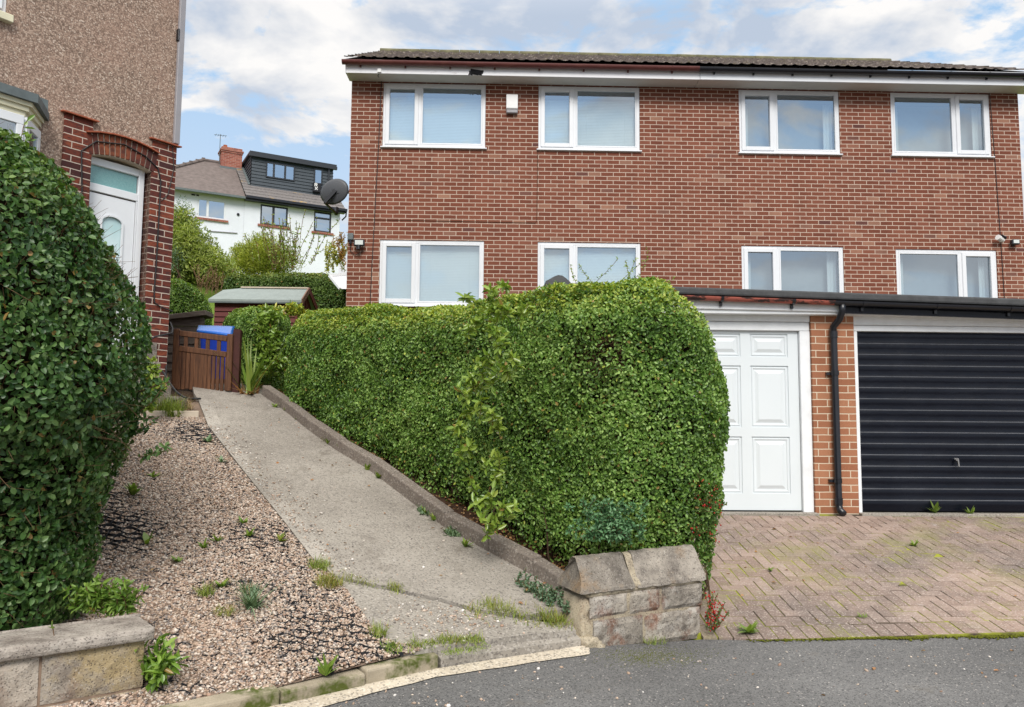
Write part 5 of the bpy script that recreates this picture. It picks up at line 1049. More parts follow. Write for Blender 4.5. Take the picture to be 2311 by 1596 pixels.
# ------------------------------------------------------------------ low stone garden wall at the lower left
wE = np.array((-1.635, 3.965)); wd = -np.array((.80, .60)); 
gw = thing('garden_wall', 'low coursed sandstone garden wall with a grey coping in front of the dark hedge', 'wall', (wE[0], wE[1], 0))
wn_ = np.array((-.60, .80))
def wfr(x, y, z): return (wE[0] + wd[0] * x + wn_[0] * y, wE[1] + wd[1] * x + wn_[1] * y, z)
def wblock(m, x0, x1, z0, z1, y0, y1, rough, nx=10, nz=6):
    m.cur = (random.random(), 0, 0, 1); ph = random.uniform(0, 9); V = []; F = []
    for j in range(nz + 1):
        for i in range(nx + 1):
            f, g = i / nx, j / nz; x, z = x0 + (x1 - x0) * f, z0 + (z1 - z0) * g; ed = min(min(f, 1 - f) * (x1 - x0), min(g, 1 - g) * (z1 - z0)); y = y0 + max(0, .010 - ed) * .8 - rough * (math.sin(x * 27 + ph) * math.sin(z * 31 + ph) + .5 * math.sin(x * 63 + z * 49 + ph)); V.append(wfr(x, y, z))
    b = len(V)
    for j in range(nz):
        for i in range(nx): a = j * (nx + 1) + i; F.append((a + 1, a, a + nx + 1, a + nx + 2))
    rim = [i for i in range(nx + 1)] + [(j + 1) * (nx + 1) - 1 for j in range(1, nz + 1)] + [nz * (nx + 1) + i for i in range(nx - 1, -1, -1)] + [j * (nx + 1) for j in range(nz - 1, 0, -1)]; n_ = len(rim)
    for r in rim: i_, j_ = r % (nx + 1), r // (nx + 1); V.append(wfr(x0 + (x1 - x0) * i_ / nx, y1, z0 + (z1 - z0) * j_ / nz))
    for k in range(n_): F.append((rim[k], rim[(k + 1) % n_], b + (k + 1) % n_, b + k))
    F.append(tuple(b + k for k in range(n_))[::-1]); m.add(V, F); m.cur = None
zc0, zc1 = .368, .428
m = MB(); x = 0; 
for x0, x1 in ((.0, .425), (.437, .90), (.912, 1.35), (1.362, 1.9), (1.912, 2.5), (2.512, 3.0)): wblock(m, x0 + .0, x1, .150, .361, 0, .20, .004)
for x0, x1 in ((.004, .125), (.137, .62), (.632, 1.2), (1.212, 1.7), (1.712, 2.3), (2.312, 3.0)): wblock(m, x0, x1, -.10, .138, 0, .20, .005)
m.build('stone_block', M['wall_stone'], gw, col_attr=True)
m = MB(); wblock(m, .004, 3.0, -.1, .366, .010, .19, .001, 30, 3); m.build('mortar_core', M['wall_mortar'], gw)
for x0, x1 in ((-.035, 1.02), (1.03, 2.1), (2.11, 3.0)): m = MB(); wblock(m, x0, x1, zc0, zc1, -.035, .27, .003, 24, 3); m.build('coping_stone', M['coping_pale'], gw, bevel=.008, seg=2, col_attr=True)

# ------------------------------------------------------------------ plants
def nrm(v): return v / np.maximum(np.linalg.norm(v, axis=-1, keepdims=True), 1e-9)
def leaf_geo(P, N, L, Wd, outw=.45, jit=.75, up=.15, fold=.25, round_=1.0):
    n = len(P); r = rng.normal(0, 1, (n, 3)); T = nrm(r - (r * N).sum(1, keepdims=True) * N); T = nrm(T + N * rng.uniform(outw - .35, outw + .35, (n, 1)) + np.array((0, 0, up)))
    Nl = nrm(N + rng.normal(0, jit, (n, 3))); S = nrm(np.cross(T, Nl)); Nl = np.cross(S, T)
    L = np.broadcast_to(np.asarray(L), (n,))[:, None] * rng.uniform(.5, 1.25, (n, 1)); Wd = np.broadcast_to(np.asarray(Wd), (n,))[:, None] * rng.uniform(.75, 1.15, (n, 1)); up_ = Nl * Wd * fold
    b = P; t_ = P + T * L - Nl * L * .08; m1, m2 = P + T * L * .30, P + T * L * .68
    V = np.stack([b, m1 - S * Wd * .46 + up_, m2 - S * Wd * .42 * round_ + up_, t_, m2 + S * Wd * .42 * round_ + up_, m1 + S * Wd * .46 + up_], 1)
    i = np.arange(n)[:, None] * 6; F = np.stack([i + np.array([0, 3, 2, 1]), i + np.array([0, 5, 4, 3])], 1)
    return V.reshape(-1, 3), F.reshape(-1, 4)
def leaf_attr(n, young=0.0, k=6, spread=1.0, base=None):
    a = np.clip(.5 + (rng.random(n) - .5) * spread + (0 if base is None else base), 0, 1); y = np.broadcast_to(np.asarray(young, dtype=float), (n,))
    c = np.stack([a, rng.random(n), y, np.ones(n)], 1); return np.repeat(c, k, 0)
def twig_geo(A, B, r0, r1):
    n = len(A); d = nrm(B - A); ref = np.where(np.abs(d[:, 2:3]) < .9, np.array([[0, 0, 1.]]), np.array([[1., 0, 0]])); s = nrm(np.cross(d, ref)); t_ = np.cross(d, s); V = []
    for Q, r in ((A, r0), (B, r1)):
        for k in range(3):
            a_ = 2 * math.pi * k / 3; V.append(Q + (s * math.cos(a_) + t_ * math.sin(a_)) * np.reshape(np.broadcast_to(r, (n,)), (n, 1)))
    V = np.stack(V, 1); i = np.arange(n)[:, None] * 6; F = np.stack([i + np.array([0, 1, 4, 3]), i + np.array([1, 2, 5, 4]), i + np.array([2, 0, 3, 5])], 1); return V.reshape(-1, 3), F.reshape(-1, 4)
def lump(P, s=1.0, ph=0.0):
    x, y, z = P[:, 0] * s, P[:, 1] * s, P[:, 2] * s
    return np.sin(2.3 * x + 1.7 * np.sin(1.9 * z + ph) + ph) * np.sin(2.9 * z + 1.3 * np.sin(2.1 * y) + 1.1) + .6 * np.sin(5.1 * x + 4.3 * z + ph) * np.sin(4.7 * y - 3.9 * z) + .4 * np.sin(9.7 * z + 8.3 * x) * np.sin(10.3 * y + ph)
def chaikin(p, it=3):
    p = np.array(p, float)
    for _ in range(it):
        q = np.roll(p, -1, 0); p = np.stack([.75 * p + .25 * q, .25 * p + .75 * q], 1).reshape(-1, 2)
    return p

def hedge_surface(poly, base, top, rr, n, bulge=None, topfrac=None):
    """random points and outward normals on a clipped hedge: upright sides, rounded shoulders, nearly flat top"""
    seg = np.roll(poly, -1, 0) - poly; ln = np.linalg.norm(seg, axis=1); cum = np.concatenate([[0], np.cumsum(ln)]); per = cum[-1]
    hm = np.mean(top(poly[:, 0], poly[:, 1]) - base(poly[:, 0], poly[:, 1])); a_side = per * (hm - rr + rr * 1.4)
    x, y = poly[:, 0], poly[:, 1]; area = abs(np.sum(x * np.roll(y, -1) - y * np.roll(x, -1))) / 2; a_top = max(.05, area - per * rr * .8)
    ns = int(n * a_side / (a_side + a_top)); nt = n - ns
    s = rng.uniform(0, per, ns); k = np.clip(np.searchsorted(cum, s) - 1, 0, len(poly) - 1); f = (s - cum[k]) / ln[k]; Q = poly[k] + seg[k] * f[:, None]
    n2 = np.stack([seg[:, 1], -seg[:, 0]], 1) / ln[:, None]; nv = n2 + np.roll(n2, 1, 0); nv = nv / np.linalg.norm(nv, axis=1, keepdims=True); nx = np.roll(nv, -1, 0); nb = nrm(nv[k] * (1 - f[:, None]) + nx[k] * f[:, None])
    zb, zt = base(Q[:, 0], Q[:, 1]), top(Q[:, 0], Q[:, 1]); h = zt - zb; tot = (h - rr) + rr * math.pi / 2; u = rng.random(ns) * tot; arc = np.maximum(0, u - (h - rr)) / rr
    z = np.where(arc > 0, zt - rr + rr * np.sin(arc), zb + u); inw = rr * (1 - np.cos(arc))
    bl = bulge(z) if bulge is not None else 0.0
    P = np.column_stack([Q + nb * (bl - inw)[:, None] if bulge is not None else Q - nb * inw[:, None], z]); N = np.column_stack([nb * np.cos(arc)[:, None], np.sin(arc) - ((bulge(z + .05) - bulge(z - .05)) / .1 if bulge is not None else 0)]); N = nrm(N)
    lo_, hi_ = poly.min(0), poly.max(0); T = rng.uniform(lo_, hi_, (nt * 6, 2)); c = poly.mean(0); rr_t = rr - (float(bulge(np.array(zt.mean()))) if bulge is not None else 0); ins = c + (poly - c) * np.maximum(.1, 1 - rr_t / np.maximum(np.linalg.norm(poly - c, axis=1, keepdims=True), .01)); T = T[inpoly(T, [tuple(q) for q in ins])][:nt]
    P = np.concatenate([P, np.column_stack([T, top(T[:, 0], T[:, 1])])]); N = np.concatenate([N, np.tile((0, 0, 1.), (len(T), 1))]); return P, N
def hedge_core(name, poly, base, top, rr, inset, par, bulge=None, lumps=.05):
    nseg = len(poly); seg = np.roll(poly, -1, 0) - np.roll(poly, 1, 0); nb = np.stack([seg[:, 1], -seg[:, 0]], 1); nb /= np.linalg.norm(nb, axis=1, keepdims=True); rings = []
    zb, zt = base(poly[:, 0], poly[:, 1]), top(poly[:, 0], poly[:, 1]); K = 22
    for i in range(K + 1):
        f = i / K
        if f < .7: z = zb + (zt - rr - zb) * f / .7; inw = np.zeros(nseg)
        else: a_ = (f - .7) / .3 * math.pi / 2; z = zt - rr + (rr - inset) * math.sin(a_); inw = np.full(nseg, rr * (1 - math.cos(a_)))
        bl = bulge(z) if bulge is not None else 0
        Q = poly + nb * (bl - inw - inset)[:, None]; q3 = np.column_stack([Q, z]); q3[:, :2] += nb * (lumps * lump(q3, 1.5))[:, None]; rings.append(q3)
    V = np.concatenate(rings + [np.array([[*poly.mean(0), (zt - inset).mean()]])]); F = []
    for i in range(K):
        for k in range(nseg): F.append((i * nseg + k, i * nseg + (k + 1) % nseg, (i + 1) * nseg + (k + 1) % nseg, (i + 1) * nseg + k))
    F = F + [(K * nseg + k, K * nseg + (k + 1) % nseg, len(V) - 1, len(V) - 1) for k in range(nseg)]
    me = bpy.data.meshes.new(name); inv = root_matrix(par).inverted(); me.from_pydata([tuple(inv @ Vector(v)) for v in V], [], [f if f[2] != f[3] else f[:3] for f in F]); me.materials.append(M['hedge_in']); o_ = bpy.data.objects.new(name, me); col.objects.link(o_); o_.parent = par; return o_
def twigs_on(P, N, n, ln, r, par, mat, name='twigs', depth=.08):
    idx = rng.integers(0, len(P), n); A = P[idx] - N[idx] * depth; d = nrm(N[idx] * .6 + rng.normal(0, .7, (n, 3)) + np.array((0, 0, .35))); B = A + d * ln * rng.uniform(.5, 1.3, (n, 1)); V, F = twig_geo(A, B, r, r * .4); return npmesh(name, V, F, mat, par)

# main privet hedge
HL = [(.80, 5.62), (.30, 6.20), (-.25, 6.92), (-.95, 7.85), (-1.75, 8.92), (-2.62, 10.02)]
hp0 = [(.95, 5.50), (1.54, 5.60), (1.69, 5.95), (1.64, 6.45), (.2, 8.5), (-1.55, 10.6), (-2.25, 10.55)] + HL[::-1]
hpoly = chaikin(hp0, 3)
if np.sum(hpoly[:, 0] * np.roll(hpoly[:, 1], -1) - hpoly[:, 1] * np.roll(hpoly[:, 0], -1)) < 0: hpoly = hpoly[::-1]
def hbase(x, y): return np.interp(y, [5.4, 6.2, 10.5], [.10, .42, 1.80]) + 0 * x
def htop(x, y): return np.interp(y, [5.4, 6.0, 6.9, 8.0, 9.3, 10.5], [2.40, 2.44, 2.46, 2.51, 2.65, 2.80]) - 1.0 * np.clip(x - 1.12, 0, 1) ** 2
hd = thing('hedge', 'long clipped green privet hedge between the concrete path and the garages', 'hedge', (.5, 6.5, .4))
def hb(z): return np.interp(z, [.1, .35, .8, 1.4, 3], [-.10, -.05, .0, .02, .0])
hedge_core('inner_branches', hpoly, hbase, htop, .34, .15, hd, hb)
P, N = hedge_surface(hpoly, hbase, htop, .34, 560000, hb)
sc_ = 1 + .055 * np.maximum(0, P[:, 1] - 5.5); keepp = .74 / sc_ ** 2
hid = (N[:, 0] > .55) & (P[:, 1] > 6.6); keepp = np.where(hid, keepp * .25, keepp)
bald = np.exp(-(((P[:, 0] - .78) / .20) ** 2 + ((P[:, 2] - 1.92) / .15) ** 2)) * (P[:, 1] < 6.3)      # thinner, twiggy patch near the corner
gap = np.clip(lump(P, 2.6, 2.0) - .70, 0, 1); low = np.clip((.42 - (P[:, 2] - hbase(P[:, 0], P[:, 1]))) / .38, 0, 1)
keepp = keepp * (1 - .75 * bald) * (1 - .8 * gap) * (1 - .85 * low)
kk = rng.random(len(P)) < keepp; P, N, sc_ = P[kk], N[kk], sc_[kk]
dep = rng.exponential(.050, len(P)) - .034; P2 = P + N * (.038 * lump(P, 1.0) + .022 * lump(P, 3.1, 1.0))[:, None] - N * dep[:, None]
topn = np.clip((N[:, 2] - .15) / .6, 0, 1) * (dep < .02); young = np.clip(topn * rng.random(len(P)) * 1.1 - .15 + .15 * lump(P, 1.2) * topn, 0, .9); young = np.maximum(young, (rng.random(len(P)) < .012) * .8)
V, F = leaf_geo(P2, N, .029 * sc_, .0185 * sc_, .45, .85, .2, .18)
npmesh('foliage', V, F, M['leaf_hedge'], hd, attr=leaf_attr(len(P), young, base=.18 * lump(P, 1.6, 3)))
twigs_on(P, N, 5200, .10, .0016, hd, M['twig']); 
ib = np.where((np.exp(-(((P[:, 0] - .78) / .22) ** 2 + ((P[:, 2] - 1.92) / .17) ** 2)) > .4) & (P[:, 1] < 6.3))[0]
if len(ib): twigs_on(P[ib], N[ib], 260, .13, .0020, hd, M['twig'], depth=.10)
m = MB(); r2 = random.Random(5)
for i in range(64):
    f = r2.random(); k = int(f * 4.999); a_ = np.array(HL[k]) * (1 - (f * 5 - k)) + np.array(HL[k + 1]) * (f * 5 - k) if k < 5 else np.array(HL[5]); x, y = a_[0] + r2.uniform(.02, .22), a_[1] + r2.uniform(.0, .12); z = G(x, y); q = [(x, y, z - .02)]
    for j in range(3): q.append((q[-1][0] + r2.uniform(-.07, .05), q[-1][1] + r2.uniform(-.06, .04), q[-1][2] + r2.uniform(.10, .2)))
    m.tube(q, [r2.uniform(.007, .017), .009, .006, .004], 5)
for i in range(14):
    x, y = r2.uniform(.85, 1.6), r2.uniform(5.58, 5.75); q = [(x, y, .05)]
    for j in range(3): q.append((q[-1][0] + r2.uniform(-.07, .07), q[-1][1] + r2.uniform(-.05, .04), q[-1][2] + r2.uniform(.10, .2)))
    m.tube(q, [.012, .009, .006, .004], 5)
m.build('stem', M['bark'], hd, smooth=True)
# leaf litter under it
PL = []
for i in range(900):
    f = rng.random() * (len(K2p) - 1); k = int(f); a_ = K2p[k] + (K2p[min(k + 1, len(K2p) - 1)] - K2p[k]) * (f - k); x, y = a_[0] + rng.uniform(-.01, .3), a_[1] + rng.uniform(-.01, .14); PL.append((x, y, G(x, y) + .07))
PL = np.array(PL); V, F = leaf_geo(PL, np.tile((0, 0, 1.), (len(PL), 1)), .035, .02, .1, .5, 0); o = npmesh('leaf_litter', V, F, M['dry'], attr=leaf_attr(len(PL), rng.random(len(PL)) * .7, base=-.35)); o['kind'] = 'stuff'; o['label'] = 'brown fallen leaves on the soil below the hedge'

def shoots(name, label, cat, pts, ln, leafL, leafW, mat, nleaf, group=None, mats='twig', lean=None, young=0.0, rad=.003):
    """leafy shoots: each starts at a point and grows along a direction, leaves in pairs"""
    t_ = thing(name, label, cat, tuple(pts[0][0]), 0, group); A = []; B = []; LP = []; LN = []
    for p, d, l in pts:
        p = np.array(p, float); d = nrm(np.array(d, float)); c = p.copy(); k = 7
        for j in range(k):
            d = nrm(d + rng.normal(0, .12, 3) + np.array((0, 0, .02))); c2 = c + d * l / k; A.append(c); B.append(c2)
            for q in range(nleaf):
                f = rng.random(); LP.append(c + (c2 - c) * f); LN.append(nrm(rng.normal(0, .55, 3) + np.array((-.1, -.45, .45))))
            c = c2
    A, B, LP, LN = map(np.array, (A, B, LP, LN)); V, F = twig_geo(A, B, rad, rad * .85); npmesh('stems', V, F, M[mats], t_); V, F = leaf_geo(LP, LN, leafL, leafW, .1, .55, .25, .2); npmesh('leaves', V, F, M[mat], t_, attr=leaf_attr(len(LP), np.clip(young * rng.random(len(LP)) * 2, 0, 1))); return t_
# laurel growing through the front of the hedge (strip at the turn of the hedge)
cps = [(1098, 1195, 5.95), (1085, 1110, 5.95), (1060, 1020, 6.0), (1045, 950, 6.02), (1110, 1060, 5.9), (1120, 980, 5.88), (1100, 900, 5.9), (1090, 820, 5.9), (1125, 740, 5.9), (1100, 700, 5.95), (1060, 760, 6.05), (1135, 860, 5.85), (1150, 700, 5.85), (1115, 1150, 5.9), (1070, 880, 6.0), (1130, 790, 5.85), (1080, 690, 6.0)]
pts = []
for u, v, Y in cps:
    for _ in range(3): p = at(u + rng.normal(0, 16), v + rng.normal(0, 20), Y - .10); pts.append((p, (rng.normal(0, .5), -.75, .65 if v > 730 else .1), rng.uniform(.10, .20) * (1 if v > 730 else .6)))
shoots('laurel', 'light green laurel with bigger leaves growing up through the hedge corner', 'shrub', pts, .2, .072, .030, 'leaf_laurel', 3, young=.12, rad=.0022)
# long wiry sprigs over the hedge top
pts = []
for u, v, Y, d, l in ((1330, 655, 6.3, (.5, 0, .9), .35), (1370, 655, 6.3, (.7, 0, .6), .30), (1400, 655, 6.25, (.6, .1, .9), .33), (1395, 640, 6.25, (.75, 0, .55), .3), (1430, 650, 6.2, (.35, 0, .95), .36), (1300, 640, 6.3, (-.4, 0, .8), .16), (1340, 640, 6.3, (-.6, 0, .6), .2), (1450, 660, 6.2, (.8, 0, .35), .22), (1420, 630, 6.2, (-.3, 0, 1), .15), (1480, 665, 6.1, (.7, 0, .5), .2)): pts.append((at(u, v, Y), d, l))
shoots('hedge_sprig', 'wiry untrimmed sprigs sticking up from the hedge top before a lower window', 'sprig', pts, .3, .026, .012, 'leaf_hedge', 3, young=.2, rad=.0022)
# cotoneaster with berries beside the pier
def berries(par, P, r): 
    n = len(P); V = ICO[None] * r + P[:, None, :]; F = ICF[None] + (np.arange(n) * 12)[:, None, None]; return npmesh('berries', V.reshape(-1, 3), F.reshape(-1, 3), M['berry'], par, smooth=True)
pts = []; bp = at(1597, 1430, 5.42)
for i in range(16): pts.append((bp + np.array((rng.uniform(-.01, .07), rng.uniform(-.03, .05), rng.uniform(0, .12))), (rng.uniform(-.1, .5), rng.uniform(-.5, .1), .9), rng.uniform(.08, .17)))
ct = shoots('cotoneaster', 'small cotoneaster with red berries at the foot of the stone pier', 'shrub', pts, .15, .018, .010, 'leaf_far', 3)
berries(ct, np.array([np.array(p) + np.array(d) / np.linalg.norm(d) * l * rng.uniform(.2, 1) + rng.normal(0, .014, 3) for p, d, l in pts for _ in range(7)]), .006)
pts = []
for i in range(26):
    u, v = rng.uniform(1555, 1612), rng.uniform(1090, 1240); pts.append((at(u, v, 5.62), (rng.uniform(-.2, .5), -.6, .3), rng.uniform(.05, .14)))
ct = shoots('cotoneaster', 'berried cotoneaster shoots in the right edge of the hedge above the pier', 'shrub', pts, .15, .020, .011, 'leaf_far', 3)
berries(ct, np.array([np.array(p) + np.array(d) * l * rng.uniform(.3, 1) + rng.normal(0, .02, 3) for p, d, l in pts for _ in range(3)]), .006)
pts = []
for i in range(95): u, v = rng.normal(1372, 36), rng.uniform(1145, 1225); pts.append((at(u, v, 5.40), (rng.normal(0, .4), -.7, .6), rng.uniform(.05, .12)))
shoots('euonymus', 'blue green evergreen shoots in the hedge just above the pier coping', 'shrub', pts, .1, .032, .015, 'leaf_euon', 4)

# rounded dark hedge on the left
cl, e1_, e2_ = np.array((-3.75, 4.80)), np.array((.84, .54)), np.array((-.54, .84)); th = np.linspace(0, 2 * math.pi, 72, endpoint=False); ex = .72
lp = np.array([cl + e1_ * 1.60 * np.sign(math.cos(t_)) * abs(math.cos(t_)) ** ex + e2_ * 1.93 * np.sign(math.sin(t_)) * abs(math.sin(t_)) ** ex for t_ in th])
ld = thing('hedge', 'tall dark rounded hedge bulging over the low stone wall on the left', 'hedge', (cl[0], cl[1], .4))
def lbase(x, y): return np.full(np.shape(x), .36)
def ltop(x, y): return np.full(np.shape(x), 3.13) + .04 * np.sin(x * 2)
def lbul(z): return np.interp(z, [.3, .45, .6, .75, .9, 1.05, 1.2, 1.35, 1.5, 1.65, 1.8, 1.95, 2.1, 2.25, 2.4, 2.55, 2.7, 2.85, 3.0, 3.15, 3.4], np.array([-.449, -.398, -.361, -.337, -.30, -.233, -.158, -.112, -.084, -.095, -.115, -.139, -.168, -.215, -.28, -.37, -.50, -.68, -.97, -1.3, -1.4]) - .03)
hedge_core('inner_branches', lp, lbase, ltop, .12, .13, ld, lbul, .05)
P, N = hedge_surface(lp, lbase, ltop, .12, 190000, lbul); P = P
vis = (P[:, 0] > -3.6) & ((N[:, 1] < .35) | (N[:, 2] > .3)); vis |= rng.random(len(P)) < .12; P, N = P[vis], N[vis]
g_ = np.clip(lump(P, 2.0, 1.0) - 1.0, 0, 1); kk = rng.random(len(P)) < (1 - .65 * g_); P, N = P[kk], N[kk]
dep = rng.exponential(.055, len(P)) - .045; P2 = P + N * (.055 * lump(P, 1.1) + .03 * lump(P, 2.7, 1))[:, None] - N * dep[:, None]
up_ = np.clip((N[:, 2] - .3) / .6, 0, 1); yg = np.clip(up_ * rng.random(len(P)) * .9 - .25, 0, 1) * (dep < .03); V, F = leaf_geo(P2, N, .040, .026, .40, .8, .25, .14)
npmesh('foliage', V, F, M['leaf_left'], ld, attr=leaf_attr(len(P), yg, base=.2 * lump(P, 1.5, 3)))
twigs_on(P, N, 2600, .16, .0020, ld, M['twig'], depth=.05)
m = MB()
for i in range(26):
    a_ = r2.uniform(-.5, .5); c_ = cl + e1_ * (.75 + r2.uniform(-.5, .0)) + e2_ * a_ * .9; q = [(c_[0], c_[1], G(c_[0], c_[1]) - .05)]
    for j in range(3): q.append((q[-1][0] + r2.uniform(-.08, .08), q[-1][1] + r2.uniform(-.08, .08), q[-1][2] + r2.uniform(.15, .25)))
    m.tube(q, [.018, .014, .01, .006], 5)
m.build('stem', M['bark'], ld, smooth=True)
pts = [(at(300 + rng.normal(0, 18), 935 + rng.normal(0, 60), 4.75), (.9, rng.uniform(-.3, .2), .25), rng.uniform(.12, .26)) for _ in range(12)]
shoots('hedge_sprig', 'loose leafy shoots reaching right from the dark left hedge over the gravel', 'sprig', pts, .2, .038, .022, 'leaf_left', 3)
pts = [(at(48, 330, 4.6), (.15, -.1, 1), .17), (at(46, 322, 4.6), (-.8, 0, .3), .06), (at(50, 318, 4.6), (.8, 0, .3), .06)]
shoots('hedge_sprig', 'single tall shoot above the dark hedge in front of the bay window', 'sprig', pts, .2, .055, .022, 'leaf_weed' if 'leaf_weed' in M else 'leaf_laurel', 1)

# hedge continuing beyond the gate and the laurel between the two
def simple_hedge(name, label, poly, zb, zt, rr, n, L, Wd, mat, group=None, young=.5, seed=0, lum=1.0):
    poly = chaikin(poly, 3)
    if np.sum(poly[:, 0] * np.roll(poly[:, 1], -1) - poly[:, 1] * np.roll(poly[:, 0], -1)) < 0: poly = poly[::-1]
    c = poly.mean(0); t_ = thing(name, label, 'hedge', (c[0], c[1], zb(c[0], c[1]) if callable(zb) else zb), 0, group)
    fb = zb if callable(zb) else (lambda x, y: np.full(np.shape(x), zb, float)); ft = zt if callable(zt) else (lambda x, y: np.full(np.shape(x), zt, float))
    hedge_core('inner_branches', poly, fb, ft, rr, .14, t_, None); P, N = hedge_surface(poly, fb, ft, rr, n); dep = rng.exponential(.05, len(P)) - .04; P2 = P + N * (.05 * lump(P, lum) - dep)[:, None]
    y_ = np.clip(np.clip(N[:, 2], 0, 1) * rng.random(len(P)) * young * 1.6 - .15, 0, .9); V, F = leaf_geo(P2, N, L, Wd, .4, .8, .2); npmesh('foliage', V, F, M[mat], t_, attr=leaf_attr(len(P), y_, base=.2 * lump(P, 1.3, 2))); return t_
simple_hedge('hedge', 'lower hedge continuing behind the gate post in front of the maroon shed', [(-3.12, 10.35), (-2.75, 10.7), (-3.2, 12.6), (-4.1, 13.2), (-4.3, 12.6), (-3.45, 11.0)], 1.7, lambda x, y: np.interp(y, [10.3, 13], [2.88, 3.15]) + 0 * x, .2, 60000, .036, .023, 'leaf_hedge', young=.4)
pts = []
for i in range(120): u, v, = rng.normal(610, 14), rng.uniform(712, 850); pts.append((at(u, v, 10.4 + rng.uniform(-.1, .1)), (rng.normal(0, .4), -.6, .6), rng.uniform(.07, .15)))
shoots('laurel', 'big leaved light green laurel between the gate post and the long hedge', 'shrub', pts, .2, .085, .036, 'leaf_laurel', 2, young=.04)
pts = []
for i in range(42): u, v, = rng.uniform(590, 690), rng.normal(708, 5); pts.append((at(u, v, 10.6), (rng.normal(0, .5), -.3, .9), rng.uniform(.04, .09)))
shoots('laurel', 'yellowish laurel shoots along the hedge top below the maroon shed', 'shrub', pts, .2, .075, .032, 'leaf_laurel', 2, young=.5)
simple_hedge('hedge', 'dark dome shaped clipped bush left of the maroon shed', [(-7.6, 16.6), (-6.4, 16.3), (-5.98, 17.0), (-6.3, 17.8), (-7.6, 17.8)], 2.4, 4.40, .75, 26000, .05, .032, 'leaf_hedge', young=.3)
simple_hedge('hedge', 'long dark hedge running behind the maroon shed', [(-7.75, 22.7), (-6.5, 22.6), (-3.6, 22.6), (-2.6, 23.0), (-2.6, 23.8), (-7.6, 23.8)], 2.9, 5.62, .22, 70000, .065, .042, 'leaf_far', young=.75)

def bush(name, label, cat, blobs, n, L, Wd, mat, group=None, stems=6, young=.2, droop=.0, ground=None, up=.2, outw=.5):
    blobs = [(np.array(c, float), np.array(r, float)) for c, r in blobs]; wts = np.array([r[0] * r[1] * r[2] for _, r in blobs]) ** .67; wts /= wts.sum(); P = []; N = []
    for (c, r), w in zip(blobs, wts):
        k = int(n * w); d = nrm(rng.normal(0, 1, (k, 3))); rad = rng.random((k, 1)) ** .45; q = c + d * r * rad * (1 + .22 * lump(d * 2.2, 1.0, c[0])[:, None]); P.append(q); N.append(nrm(d / r))
    P, N = np.concatenate(P), np.concatenate(N); c0 = blobs[0][0]; g0 = ground if ground is not None else H(c0[0], c0[1]); t_ = thing(name, label, cat, (c0[0], c0[1], g0), 0, group)
    V, F = leaf_geo(P, N, L, Wd, outw, .75, up); npmesh('foliage', V, F, M[mat], t_, attr=leaf_attr(len(P), np.clip(young * 2 * rng.random(len(P)), 0, 1), base=.25 * lump(P, 1.5, 4)))
    m = MB()
    for i in range(stems):
        c, r = blobs[i % len(blobs)]; e = c + nrm(rng.normal(0, 1, 3)) * r * .6; b = np.array((c[0] + rng.uniform(-.2, .2), c[1] + rng.uniform(-.2, .2), H(c[0], c[1]) - .05)); md_ = (b + e) / 2 + rng.normal(0, .1, 3); m.tube([tuple(b), tuple(md_), tuple(e)], [.04, .025, .008], 6)
    m.build('stem', M['bark'], t_, smooth=True); return t_
def B(u, v, Y, r): return (at(u, v, Y), r)
bush('bush', 'tall pale green long leaved bush rising beside the left house corner', 'bush', [B(425, 565, 25.2, (.75, .6, .85)), B(460, 595, 25.1, (.75, .6, .6)), B(495, 615, 25, (.55, .5, .45)), B(405, 520, 25.6, (.5, .5, .7)), B(385, 610, 25.2, (.8, .6, .9))], 15000, .16, .04, 'leaf_bam', young=.15)
bush('bush', 'grey green feathery shrub rising at the left house corner below the white window', 'bush', [B(392, 545, 25.9, (.35, .4, 1.0)), B(410, 492, 26.0, (.3, .3, .65)), B(432, 510, 26.0, (.2, .2, .5)), B(398, 590, 24.7, (.3, .3, .5))], 2600, .10, .025, 'leaf_blue', young=.1, stems=8)
bush('bush', 'bright yellow green broom like bush below the charcoal window', 'bush', [B(590, 585, 28, (1.0, .7, .75)), B(560, 600, 28, (.7, .6, .5)), B(625, 595, 28, (.8, .6, .6)), B(590, 560, 28.2, (.5, .5, .5)), B(545, 575, 28.2, (.4, .4, .4))], 17000, .11, .022, 'leaf_yel', young=.15, up=.8, outw=.8)
# sparse tall shrub in front of the white wall
pts = []
for i in range(38):
    u, v = rng.uniform(610, 710), rng.uniform(590, 612); p = at(u, v, 27.0); a_ = (u - 655) / 90; pts.append((p, (a_ * .55 + rng.normal(0, .14), rng.normal(0, .1), 1.0), rng.uniform(1.0, 1.95)))
pts += [(at(572, 590, 27.0), (-.25, 0, 1), 1.0), (at(585, 590, 27), (-.15, 0, 1), .9)]
shoots('shrub', 'sparse twiggy shrub with scattered leaves in front of the white house wall', 'shrub', pts, 1, .105, .05, 'leaf_bam', 3, rad=.011, mats='twig')
pts = [(at(rng.uniform(735, 785), rng.uniform(570, 618), 23.6), (rng.normal(0, .4), 0, 1), rng.uniform(.25, .6)) for _ in range(40)]
shoots('climber', 'yellowish climber beside the left edge of the brick house above the canopy', 'climber', pts, .5, .07, .04, 'leaf_yel', 4, young=.4, rad=.006)
pts = [(at(rng.normal(770, 8), rng.uniform(545, 600), 23.2), (rng.normal(0, .5), 0, 1), rng.uniform(.2, .45)) for _ in range(22)]
shoots('climber', 'orange autumn coloured climber on a post beside the brick house corner', 'climber', pts, .5, .065, .035, 'leaf_autumn', 3, young=.3, rad=.006)
